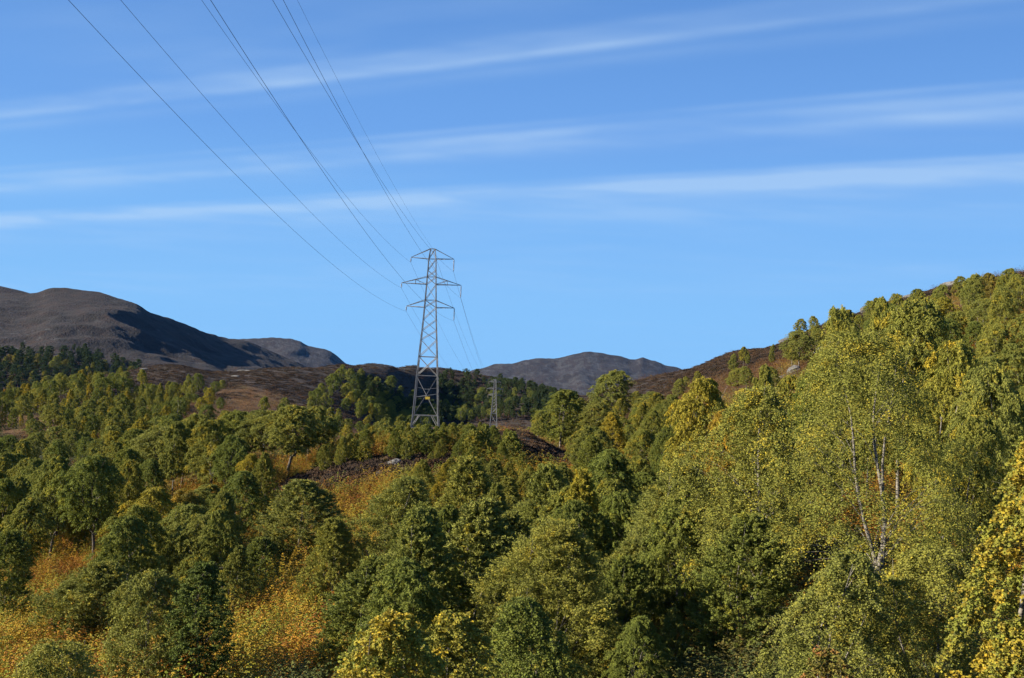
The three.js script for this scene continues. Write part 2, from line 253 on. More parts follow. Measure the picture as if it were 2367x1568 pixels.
// ---------------------------------------------------------------- plants: limbs and leaves
const V3 = (x, y, z) => new THREE.Vector3(x, y, z);
class Limbs {
  constructor() { this.pos = []; this.idx = []; this.uv = []; }
  tube(pts, r0, r1, seg = 6) {
    const base = this.pos.length / 3; let len = 0;
    for (let i = 0; i < pts.length; i++) {
      const d = (pts[Math.min(i + 1, pts.length - 1)]).clone().sub(pts[Math.max(i - 1, 0)]).normalize();
      const a = Math.abs(d.y) > 0.9 ? V3(1, 0, 0) : V3(0, 1, 0), u = V3().crossVectors(d, a).normalize(), w = V3().crossVectors(d, u), r = lerp(r0, r1, i / (pts.length - 1));
      if (i) len += pts[i].distanceTo(pts[i - 1]);
      for (let k = 0; k <= seg; k++) { const t = k / seg * Math.PI * 2, c = Math.cos(t) * r, s = Math.sin(t) * r; this.pos.push(pts[i].x + u.x * c + w.x * s, pts[i].y + u.y * c + w.y * s, pts[i].z + u.z * c + w.z * s); this.uv.push(k / seg, len / 1.6); }
      if (i) for (let k = 0; k < seg; k++) { const a0 = base + (i - 1) * (seg + 1) + k, b0 = a0 + seg + 1; this.idx.push(a0, b0, a0 + 1, a0 + 1, b0, b0 + 1); }
    }
  }
  build() { const g = geo(this.pos, this.idx, { uv: [this.uv, 2] }); g.computeVertexNormals(); return g; }
}
class Leaves {                                                    // leaves as lozenges, or sprigs of leaves as slim triangles
  constructor(n, slim) { this.k = slim ? 3 : 4; this.pos = new Float32Array(n * this.k * 3); this.col = new Float32Array(n * this.k * 3); this.n = 0; this.max = n; }
  add(x, y, z, s, ax, ay, az, bx, by, bz, c, wide) {
    const K = this.k * 3, o = this.n++ * K, p = this.pos, h = s * 0.5, w = s * wide;
    if (K === 9) { p.set([x - ax * h + bx * w, y - ay * h + by * w, z - az * h + bz * w, x - ax * h - bx * w, y - ay * h - by * w, z - az * h - bz * w, x + ax * h, y + ay * h, z + az * h], o); }
    else p.set([x - ax * h, y - ay * h, z - az * h, x + bx * w, y + by * w, z + bz * w, x + ax * h, y + ay * h, z + az * h, x - bx * w, y - by * w, z - bz * w], o);
    for (let k = 0; k < K; k += 3) this.col.set(c, o + k);
  }
  build() {
    const g = new THREE.BufferGeometry(), n = this.n, K = this.k, idx = new Uint32Array(n * (K === 3 ? 3 : 6));
    for (let i = 0; i < n; i++) { const a = i * K; if (K === 3) { idx[i * 3] = a; idx[i * 3 + 1] = a + 1; idx[i * 3 + 2] = a + 2; } else idx.set([a, a + 1, a + 3, a + 1, a + 2, a + 3], i * 6); }
    g.setAttribute('position', new THREE.BufferAttribute(this.pos.subarray(0, n * K * 3), 3)); g.setAttribute('color', new THREE.BufferAttribute(this.col.subarray(0, n * K * 3), 3)); g.setIndex(new THREE.BufferAttribute(idx, 1)); return g;
  }
}
const TONE = {
  olive: { a: [0.125, 0.142, 0.0288], b: [0.185, 0.190, 0.0403], y: [0.33, 0.275, 0.0324], yf: 0.08 },
  green: { a: [0.098, 0.122, 0.0216], b: [0.145, 0.162, 0.0288], y: [0.27, 0.25, 0.0288], yf: 0.05 },
  gold: { a: [0.20, 0.182, 0.0245], b: [0.27, 0.23, 0.0288], y: [0.40, 0.29, 0.0216], yf: 0.2 },
  yellow: { a: [0.21, 0.20, 0.03], b: [0.16, 0.185, 0.03], y: [0.36, 0.25, 0.022], yf: 0.34 },
  mixed: { a: [0.125, 0.140, 0.0259], b: [0.185, 0.185, 0.0331], y: [0.36, 0.275, 0.026], yf: 0.13 },
  alder: { a: [0.066, 0.094, 0.0158], b: [0.092, 0.12, 0.0216], y: [0.14, 0.15, 0.0252], yf: 0.06 },
  rowan: { a: [0.10, 0.12, 0.0216], b: [0.17, 0.14, 0.0252], y: [0.34, 0.12, 0.045], yf: 0.12 },
  pine: { a: [0.035, 0.06, 0.0173], b: [0.05, 0.075, 0.0202], y: [0.09, 0.09, 0.0216], yf: 0.04 },
};
// a tree of height H and crown radius R standing at the origin: stems, boughs that reach into the crown, and leaf sprays grouped in clumps
function grow(o) {
  const r = rngOf(o.seed), rr = (a, b) => a + (b - a) * r(), limbs = new Limbs(), { H, R, kind } = o, tone = TONE[o.tone], strands = [];
  const plume = kind === 'plume', pine = kind === 'pine', alder = kind === 'alder', base = o.base ?? 0.25, seg = o.seg ?? 5, thick = (o.thick ?? 0.014) * H, lean = o.lean ?? [rr(-0.06, 0.06), rr(-0.06, 0.06)];
  const leaders = o.leaders ?? 1, fork = leaders > 1 ? (o.fork ?? 0.3) : 1, wob = (o.wob ?? 0.02) * H, ph = rr(0, 9), paths = [];
  const axis = (t) => V3(lean[0] * H * Math.pow(t, 1.4) + wob * Math.sin(t * 6 + ph) * t, H * t, lean[1] * H * Math.pow(t, 1.4) + wob * Math.cos(t * 5 + ph) * t);
  const sample = (pts, u) => { const f = clamp(u, 0, 0.9999) * (pts.length - 1), i = Math.floor(f); return pts[i].clone().lerp(pts[i + 1], f - i); };
  if (leaders > 1) {
    const tp = []; for (let i = 0; i <= 4; i++) tp.push(axis(fork * i / 4)); tp[0].y -= 0.4; limbs.tube(tp, thick, thick * 0.8, seg + 1);
    for (let l = 0; l < leaders; l++) {
      const a = l / leaders * 6.283 + rr(-0.5, 0.5) + ph, sp = (o.spread ?? 0.45) * R * rr(0.7, 1.25), top = rr(0.84, 0.97), pts = [];
      for (let i = 0; i <= 8; i++) { const s = i / 8, p = axis(lerp(fork, top, s)), out = sp * Math.pow(s, 0.9); pts.push(p.add(V3(Math.cos(a) * out + wob * 0.6 * Math.sin(s * 7 + l), 0, Math.sin(a) * out + wob * 0.6 * Math.cos(s * 6 + l)))); }
      limbs.tube(pts, thick * (l ? 0.6 : 0.75), thick * 0.08, seg); paths.push({ pts, t0: fork, t1: top });
    }
  } else { const pts = []; for (let i = 0; i <= 10; i++) pts.push(axis(i / 10 * 0.97)); pts[0].y -= 0.4; limbs.tube(pts, thick, thick * 0.08, seg + 1); paths.push({ pts, t0: 0, t1: 0.97 }); }
  // outline of the crown by height s and direction, with lobes of its own
  const E = plume ? [0.55, 0.86, 1, 0.98, 0.88, 0.7, 0.46, 0.12] : alder ? [0.6, 0.9, 1, 1, 0.92, 0.78, 0.56, 0.2] : pine ? [0.35, 0.6, 0.85, 1, 1, 0.9, 0.7, 0.35] : [0.42, 0.78, 0.95, 1, 0.94, 0.82, 0.62, 0.22];
  const env = (s, a) => { const u = clamp(s, 0, 1) * 7, i = Math.min(6, Math.floor(u)); let e = lerp(E[i], E[i + 1], u - i); e *= 1 + (o.lobes ?? 0.42) * noise3.noise(Math.cos(a) * 1.3 + o.seed, s * 2.6, Math.sin(a) * 1.3); if (o.side !== undefined) e *= 1 + 0.45 * Math.cos(a - o.side); return R * e; };
  const nC = o.clumps ?? 150, cr = (o.clump ?? 0.27) * R; let made = 0;
  for (let i = 0; i < nC; i++) {
    const s = Math.pow((i + r()) / nC, plume ? 0.92 : 0.85), a = i * 2.39996 + rr(-0.5, 0.5), e = env(s, a), q = pine ? rr(0.3, 1) : lerp(0.35, 1, Math.sqrt(r())), t = lerp(base, 0.965, s);
    const ax = axis(t), c = V3(ax.x + Math.cos(a) * e * q * 0.86, ax.y, ax.z + Math.sin(a) * e * q * 0.86), out = V3(Math.cos(a), 0, Math.sin(a));
    if (made < (o.boughs ?? 40) && (i % Math.max(1, Math.floor(nC / (o.boughs ?? 40))) === 0)) {
      made++; let bestP = null, bd = 1e9; const drop = e * q * (plume ? 1.1 : pine ? 0.25 : 0.75);
      for (const { pts, t0, t1 } of paths) { const tt = clamp((t - drop / H - t0) / (t1 - t0), 0.02, 0.98), p = sample(pts, tt), d = p.distanceTo(c); if (d < bd) { bd = d; bestP = p; } }
      const mid = bestP.clone().lerp(c, 0.5).add(V3(rr(-0.08, 0.08) * bd, (plume ? -0.06 : 0.1) * bd, rr(-0.08, 0.08) * bd)), b2 = bestP.clone().lerp(mid, 0.5).add(V3(0, 0.02 * bd, 0)), b3 = mid.clone().lerp(c, 0.55).add(V3(rr(-0.05, 0.05) * bd, 0.03 * bd, rr(-0.05, 0.05) * bd)), br = thick * (o.bough ?? 0.3) * (1.1 - 0.7 * s);
      limbs.tube([bestP, b2, mid, b3, c], br, br * 0.18, Math.max(3, seg - 2));
      if (o.twigs) for (let k = 0; k < 4; k++) { const u = sample([mid, b3, c], r()), d = V3(rr(-1, 1), rr(-0.3, 0.7), rr(-1, 1)).normalize().addScaledVector(out, 0.6), ln = cr * rr(0.6, 1.5); limbs.tube([u, u.clone().addScaledVector(d, ln * 0.5).add(V3(0, 0.04 * ln, 0)), u.clone().addScaledVector(d, ln).add(V3(0, -0.15 * ln, 0))], br * 0.26, br * 0.07, 3); }
    }
    const size = cr * rr(0.7, 1.35) * (0.6 + 0.4 * Math.min(1, e / R)), nT = o.strands ?? 8, yb = r() < tone.yf * 1.3 ? rr(0.3, 0.9) : rr(0, 0.12), tb = r();
    for (let m = 0; m < nT; m++) {
      const hd = rr(0, 6.283), s0 = c.clone().add(V3(rr(-1, 1), rr(-0.6, 0.9), rr(-1, 1)).multiplyScalar(size * (pine ? 0.75 : 0.5))); let dv, dr, ln;
      if (plume) { dv = V3(Math.cos(hd) * 0.5 + out.x * 0.6, rr(0.25, 1.15), Math.sin(hd) * 0.5 + out.z * 0.6).normalize(); dr = 0.2; ln = size * rr(0.8, 1.9); }
      else if (pine) { dv = V3(Math.cos(hd), rr(0, 0.6), Math.sin(hd)).normalize(); dr = 0; ln = size * rr(0.3, 0.8); s0.y = c.y + (s0.y - c.y) * 0.5; }
      else if (alder) { dv = V3(Math.cos(hd) + out.x * 0.8, rr(-0.3, 0.6), Math.sin(hd) + out.z * 0.8).normalize(); dr = 0.25; ln = size * rr(0.6, 1.3); }
      else { dv = V3(Math.cos(hd) * 0.7 + out.x * 0.6, rr(-0.1, 0.6), Math.sin(hd) * 0.7 + out.z * 0.6).normalize(); dr = rr(0.7, 1.6) * (o.droop ?? 1); ln = size * rr(0.7, 1.5); }
      strands.push([s0, dv, dr, ln, yb, clamp(tb + rr(-0.2, 0.2), 0, 1)]);
    }
  }
  const N = o.leaves, lv = new Leaves(N, !!o.sprig), jit = o.jit ?? cr * 0.16, c = [0, 0, 0], sp = o.sprig ?? 0;
  for (let i = 0; i < N; i++) {
    const [s0, dv, dr, ln, yb, tb] = strands[Math.floor(r() * strands.length)], s = Math.pow(r(), 0.85), x = s0.x + dv.x * ln * s + rr(-jit, jit), y = s0.y + dv.y * ln * s - dr * ln * s * s + rr(-jit, jit), z = s0.z + dv.z * ln * s + rr(-jit, jit);
    if (y < 0.05) continue;
    let ax = rr(-1, 1) + sp * dv.x, ay = rr(-1, 0.4 + 0.6 * Math.min(1, sp)) + sp * (dv.y - 2 * dr * s), az2 = rr(-1, 1) + sp * dv.z, al = Math.hypot(ax, ay, az2) || 1; ax /= al; ay /= al; az2 /= al;
    let bx = rr(-1, 1), by = rr(-1, 1), bz = rr(-1, 1); const dp = bx * ax + by * ay + bz * az2; bx -= dp * ax; by -= dp * ay; bz -= dp * az2; const bl = Math.hypot(bx, by, bz) || 1; bx /= bl; by /= bl; bz /= bl;
    const ym = clamp(yb * rr(0.4, 1.3) + (r() < tone.yf * 0.25 ? rr(0.3, 0.8) : 0), 0, 1), v = rr(0.82, 1.18), g = clamp(tb * 0.7 + r() * 0.3, 0, 1);
    for (let k = 0; k < 3; k++) c[k] = lerp(lerp(tone.a[k], tone.b[k], g), tone.y[k], ym) * v;
    lv.add(x, y, z, o.leaf * rr(0.65, 1.3) * (sp ? 1.4 : 1), ax, ay, az2, bx, by, bz, c, pine ? 0.3 : sp ? 0.24 : 0.42);
  }
  const P = lv.pos, xs = [], ys = [], zs = []; for (let i = 0; i < lv.n; i += 7) { const o3 = i * lv.k * 3; xs.push(P[o3]); ys.push(P[o3 + 1]); zs.push(P[o3 + 2]); }
  for (const a of [xs, ys, zs]) a.sort((p, q) => p - q);
  const at_ = (a, f) => a[Math.floor(f * (a.length - 1))];
  return { trunk: limbs.build(), crown: lv.build(), H: at_(ys, 0.997), R: (at_(xs, 0.985) - at_(xs, 0.015) + at_(zs, 0.985) - at_(zs, 0.015)) / 4, tone: o.tone };
}
const birchBark = canvasTexture(64, 512, (c, w, h) => {
  const r = rngOf(5); c.fillStyle = '#cfcac0'; c.fillRect(0, 0, w, h);
  for (let i = 0; i < 260; i++) { const v = 150 + r() * 90; c.fillStyle = `rgba(${v},${v * 0.97},${v * 0.92},0.35)`; c.fillRect(r() * w - 10, r() * h, 4 + r() * 40, 1 + r() * 6); }
  for (let i = 0; i < 190; i++) { const v = 20 + r() * 40; c.fillStyle = `rgba(${v},${v * 0.9},${v * 0.8},${0.4 + r() * 0.6})`; c.fillRect(r() * w - 8, r() * h, 5 + r() * 30, 1 + r() * (r() < 0.2 ? 14 : 3)); }
});
const bark = { birch: new THREE.MeshStandardMaterial({ map: birchBark, color: new THREE.Color().setRGB(0.30, 0.288, 0.265), roughness: 0.85 }), grey: new THREE.MeshStandardMaterial({ map: grain, color: new THREE.Color().setRGB(0.13, 0.11, 0.09), roughness: 0.95 }), pine: new THREE.MeshStandardMaterial({ map: grain, color: new THREE.Color().setRGB(0.20, 0.10, 0.06), roughness: 0.95 }) };
const leafMat = (r, g, b) => new THREE.MeshPhysicalMaterial({ color: new THREE.Color().setRGB(r * 1.08, g * 1.08, b * 1.0), vertexColors: true, roughness: 1, transmission: 0.25, thickness: 0, side: THREE.DoubleSide, specularIntensity: 0.4 });
const TINT = { plain: leafMat(1.0, 1.0, 0.92), warm: leafMat(1.16, 1.1, 0.9), cool: leafMat(0.96, 0.99, 0.88), brown: leafMat(1.15, 0.9, 0.72) };

const protos = {};
const proto = (name, o) => { const p = grow(o); p.bark = o.kind === 'pine' ? bark.pine : o.kind === 'alder' || o.dark ? bark.grey : bark.birch; protos[name] = p; };
// mid-distance kinds, several shapes of each
[['olive', 2.6, 0.26, 2, 0.05], ['mixed', 2.1, 0.3, 1, 0.04], ['green', 2.4, 0.26, 2, -0.06], ['olive', 2.0, 0.36, 1, 0.09], ['gold', 2.4, 0.26, 2, -0.03], ['mixed', 2.7, 0.24, 3, 0.02]].forEach(([tone, R, base, leaders, ln], i) => proto('birch' + i, { seed: 101 + i, kind: 'birch', H: 10, R, base, leaders, tone, lean: [ln, 0.03], leaves: 66000, leaf: 0.088, sprig: 0.8, lobes: 0.85, droop: 0.7, clumps: 190, clump: 0.19, boughs: 36, thick: 0.011, wob: 0.03, spread: 0.45 }));
[['olive', 2.3], ['olive', 1.9], ['mixed', 2.1], ['green', 2.3], ['gold', 1.9]].forEach(([tone, R], i) => proto('plume' + i, { seed: 201 + i, kind: 'plume', H: 8, R, base: 0.06, leaders: i % 2 ? 3 : 1, fork: 0.08, tone, leaves: 88000, leaf: 0.076, sprig: 1.3, clumps: 460, clump: 0.155, strands: 6, boughs: 40, thick: 0.008, lobes: 0.5 }));
[['olive', 2.0, 0.36, 2, 0.06], ['green', 2.3, 0.38, 2, -0.05], ['mixed', 1.8, 0.34, 1, 0.1]].forEach(([tone, R, base, leaders, ln], i) => proto('tall' + i, { seed: 311 + i, kind: 'birch', dark: true, H: 10, R, base, leaders, fork: 0.3, tone, lean: [ln, 0.02], leaves: 52000, leaf: 0.088, sprig: 0.8, lobes: 0.9, clumps: 150, clump: 0.21, boughs: 36, thick: 0.013, wob: 0.04, spread: 0.45 }));
[['olive', 0.85], ['mixed', 0.95], ['green', 0.8]].forEach(([tone, R], i) => proto('sapling' + i, { seed: 401 + i, kind: 'plume', H: 3, R, base: 0.04, leaders: 3, fork: 0.05, tone, leaves: 16000, leaf: 0.07, sprig: 1.3, clumps: 140, clump: 0.2, strands: 6, boughs: 14, thick: 0.008, seg: 4, lobes: 0.6 }));
// far kinds
[['olive', 2.6, 0.22], ['mixed', 2.3, 0.28], ['green', 2.7, 0.2], ['gold', 2.3, 0.25], ['olive', 3.1, 0.3]].forEach(([tone, R, base], i) => proto('farbirch' + i, { seed: 501 + i, kind: 'birch', H: 9, R, base, leaders: 1 + (i % 3), tone, leaves: 13000, leaf: 0.18, sprig: 0.7, lobes: 0.95, clumps: 90, clump: 0.21, boughs: 16, seg: 3 }));
[['olive', 1.6], ['mixed', 1.45], ['green', 1.7], ['gold', 1.45]].forEach(([tone, R], i) => proto('farplume' + i, { seed: 601 + i, kind: 'plume', H: 7, R, base: 0.06, tone, leaves: 13000, leaf: 0.15, sprig: 1, clumps: 140, clump: 0.2, boughs: 10, thick: 0.01, seg: 3, lobes: 0.6 }));
for (let i = 0; i < 3; i++) proto('pine' + i, { seed: 701 + i, kind: 'pine', H: 11, R: 2.8 + i * 0.5, base: 0.42 - 0.12 * i, tone: 'pine', leaves: 11000, leaf: 0.22, sprig: 0.5, clumps: 34, clump: 0.26, strands: 14, boughs: 24, bough: 0.4, thick: 0.018, seg: 4, wob: 0.04, lobes: 0.95 });
console.log('prototypes');

const treeGroup = (name, p, tint) => { const g = new THREE.Group(); g.name = numbered(name); scene.add(g); mesh('trunk', p.trunk, p.bark, g); mesh('crown', p.crown, TINT[tint] ?? tint, g); return g; };
// a tree whose crown top is seen at (px, py) and which stands at depth D; w is its width in the photograph
const placed = [];
function tree(name, label, px, py, w, D, kind, tint = 'plain', turn = 0, group, category = 'tree') {
  const p = protos[kind], topP = at(px, py, D), gy = height(topP.x, D), h = topP.y - gy;
  if (h < 0.4) { console.log('short tree', label, px, py, D, h.toFixed(2)); return null; }
  const g = treeGroup(name, p, tint), k = h / p.H, kw = w / FPX * D / (2 * p.R);
  g.position.set(topP.x, gy, -D); g.scale.set(kw, k, kw); g.rotation.y = turn;
  tag(g, label, category, group); placed.push([topP.x, D, w / FPX * D / 2]);
  return g;
}
const near = (name, label, px, py, w, D, o, tint = 'plain', category = 'tree') => { const topP = at(px, py, D), h = topP.y - height(topP.x, D), R = w / FPX * D / 2; proto('one', { R: R / 1.06, H: h / 1.03, ...o }); return tree(name, label, px, py, w, D, 'one', tint, 0, null, category); };

// ---- the largest trees, each grown by itself
near('yellow_birch', 'bright yellow birch top at the bottom edge, leaves seen singly', 900, 1412, 300, 17, { lobes: 0.6, seed: 31, kind: 'birch', tone: 'yellow', base: 0.1, leaders: 3, fork: 0.1, leaves: 52000, leaf: 0.0442, clumps: 378, clump: 0.170, boughs: 46, thick: 0.008, twigs: true, droop: 0.5 });
near('yellow_birch', 'greener yellow birch top beside the bright one at the bottom edge', 1045, 1430, 230, 18.5, { lobes: 0.6, seed: 47, kind: 'birch', tone: 'mixed', base: 0.1, leaders: 2, fork: 0.1, leaves: 36000, leaf: 0.0442, clumps: 270, clump: 0.170, boughs: 40, thick: 0.008, twigs: true, droop: 0.5 }, 'warm');
near('yellow_birch', 'bright yellow birch cut off by the right edge', 2362, 1005, 225, 15, { lobes: 0.7, seed: 32, kind: 'birch', tone: 'yellow', base: 0.2, leaves: 53550, leaf: 0.0400, clumps: 275, clump: 0.170, boughs: 34, thick: 0.010, twigs: true, droop: 1.3 });
near('yellow_birch', 'low yellow birch in the bottom right corner', 2350, 1440, 190, 14.5, { lobes: 0.7, seed: 33, kind: 'birch', tone: 'yellow', base: 0.1, leaves: 25200, leaf: 0.0393, clumps: 210, clump: 0.170, boughs: 26, thick: 0.010, twigs: true });
near('silver_birch', 'largest silver birch with forked white trunk on the right', 2035, 770, 400, 33, { lobes: 0.7, seed: 34, bough: 0.2, kind: 'birch', tone: 'mixed', base: 0.14, leaders: 3, fork: 0.3, spread: 0.32, lean: [-0.04, 0.02], leaves: 94500, leaf: 0.0473, clumps: 372, clump: 0.170, boughs: 46, thick: 0.0095, twigs: true, seg: 8 });
near('silver_birch', 'tall weeping birch left of the forked white trunk, yellow patched, dark straight stem', 1760, 900, 270, 41, { lobes: 0.7, seed: 35, kind: 'birch', tone: 'mixed', base: 0.16, leaders: 1, side: Math.PI, lean: [0.02, 0], bough: 0.2, leaves: 81900, leaf: 0.0554, clumps: 356, clump: 0.170, boughs: 44, thick: 0.011, twigs: true, seg: 8, droop: 1.3 });
near('birch_bush', 'dense olive birch filling the ground below the forked white trunk', 1915, 1275, 250, 25, { lobes: 0.7, seed: 36, kind: 'birch', tone: 'olive', base: 0.08, leaders: 3, fork: 0.1, leaves: 72450, leaf: 0.0400, clumps: 340, clump: 0.170, boughs: 42, thick: 0.011, twigs: true });
near('birch_bush', 'dense olive birch left of the low yellow corner birch', 2140, 1265, 290, 26, { lobes: 0.7, seed: 37, kind: 'birch', tone: 'olive', base: 0.08, leaders: 2, fork: 0.15, leaves: 72450, leaf: 0.0400, clumps: 340, clump: 0.170, boughs: 42, thick: 0.012, twigs: true }, 'warm');
near('birch_plume', 'big pointed birch bush with a golden left flank at bottom centre', 1255, 1205, 290, 36, { lobes: 0.7, seed: 38, kind: 'plume', sprig: 1.2, tone: 'olive', base: 0.04, leaders: 3, fork: 0.06, leaves: 153000, leaf: 0.0429, clumps: 798, clump: 0.141, boughs: 70, thick: 0.009, twigs: true, lean: [0.08, 0] }, 'warm');
near('alder', 'dark green lower foliage of the big pointed birch bush', 1235, 1385, 210, 29, { lobes: 0.7, seed: 39, kind: 'birch', dark: true, tone: 'green', base: 0.06, leaders: 2, fork: 0.1, leaves: 48300, leaf: 0.0496, clumps: 297, clump: 0.170, boughs: 40, thick: 0.011, twigs: true }, 'cool');  // separate birch growth, added as the dark green lower part of the pointed bush
near('birch_plume', 'feathery olive birch bush left of the weeping birch', 1550, 1070, 210, 50, { lobes: 0.7, seed: 40, kind: 'plume', sprig: 1.2, tone: 'olive', base: 0.05, leaders: 2, fork: 0.06, leaves: 112200, leaf: 0.0535, clumps: 729, clump: 0.141, boughs: 64, thick: 0.009, lean: [0.1, 0] });
near('birch_plume', 'broad olive birch bush, tallest of the dense clump at centre', 920, 1105, 230, 60, { lobes: 0.7, seed: 41, kind: 'plume', sprig: 1.2, tone: 'olive', base: 0.05, leaders: 3, fork: 0.06, leaves: 117300, leaf: 0.0598, clumps: 752, clump: 0.141, boughs: 66, thick: 0.009, lean: [0.05, 0] });
near('alder', 'darkest green alder at the bottom left', 468, 1300, 140, 40, { lobes: 0.7, seed: 42, kind: 'alder', tone: 'alder', base: 0.08, leaders: 2, fork: 0.1, leaves: 47250, leaf: 0.0554, clumps: 324, clump: 0.170, boughs: 40, thick: 0.011, twigs: true }, 'plain');
near('birch_bush', 'mottled green birch bush left of the darkest alder', 335, 1325, 190, 41, { lobes: 0.7, seed: 43, kind: 'birch', tone: 'olive', base: 0.06, leaders: 2, fork: 0.1, leaves: 66150, leaf: 0.0525, clumps: 356, clump: 0.170, boughs: 44, thick: 0.01, twigs: true });
near('birch_plume', 'feathery olive birch bush above the bottom left bracken', 215, 1300, 180, 52, { lobes: 0.7, seed: 44, kind: 'plume', sprig: 1.2, tone: 'olive', base: 0.05, leaders: 3, fork: 0.06, leaves: 102000, leaf: 0.0570, clumps: 684, clump: 0.141, boughs: 60, thick: 0.009, lean: [0.08, 0] });
near('birch_bush', 'leafy olive birch bush along the bottom left edge', 170, 1480, 260, 26, { lobes: 0.7, seed: 45, kind: 'birch', tone: 'olive', base: 0.06, leaders: 3, fork: 0.1, leaves: 53550, leaf: 0.0400, clumps: 324, clump: 0.170, boughs: 40, thick: 0.01, twigs: true }, 'warm');
near('rowan_bush', 'small rowan with scattered red leaves at the bottom edge', 1930, 1500, 150, 22, { lobes: 0.7, seed: 46, kind: 'alder', tone: 'rowan', base: 0.1, leaders: 2, fork: 0.1, leaves: 14175, leaf: 0.0451, clumps: 210, clump: 0.170, boughs: 26, thick: 0.01, twigs: true }, 'plain', 'bush');
console.log('near trees');

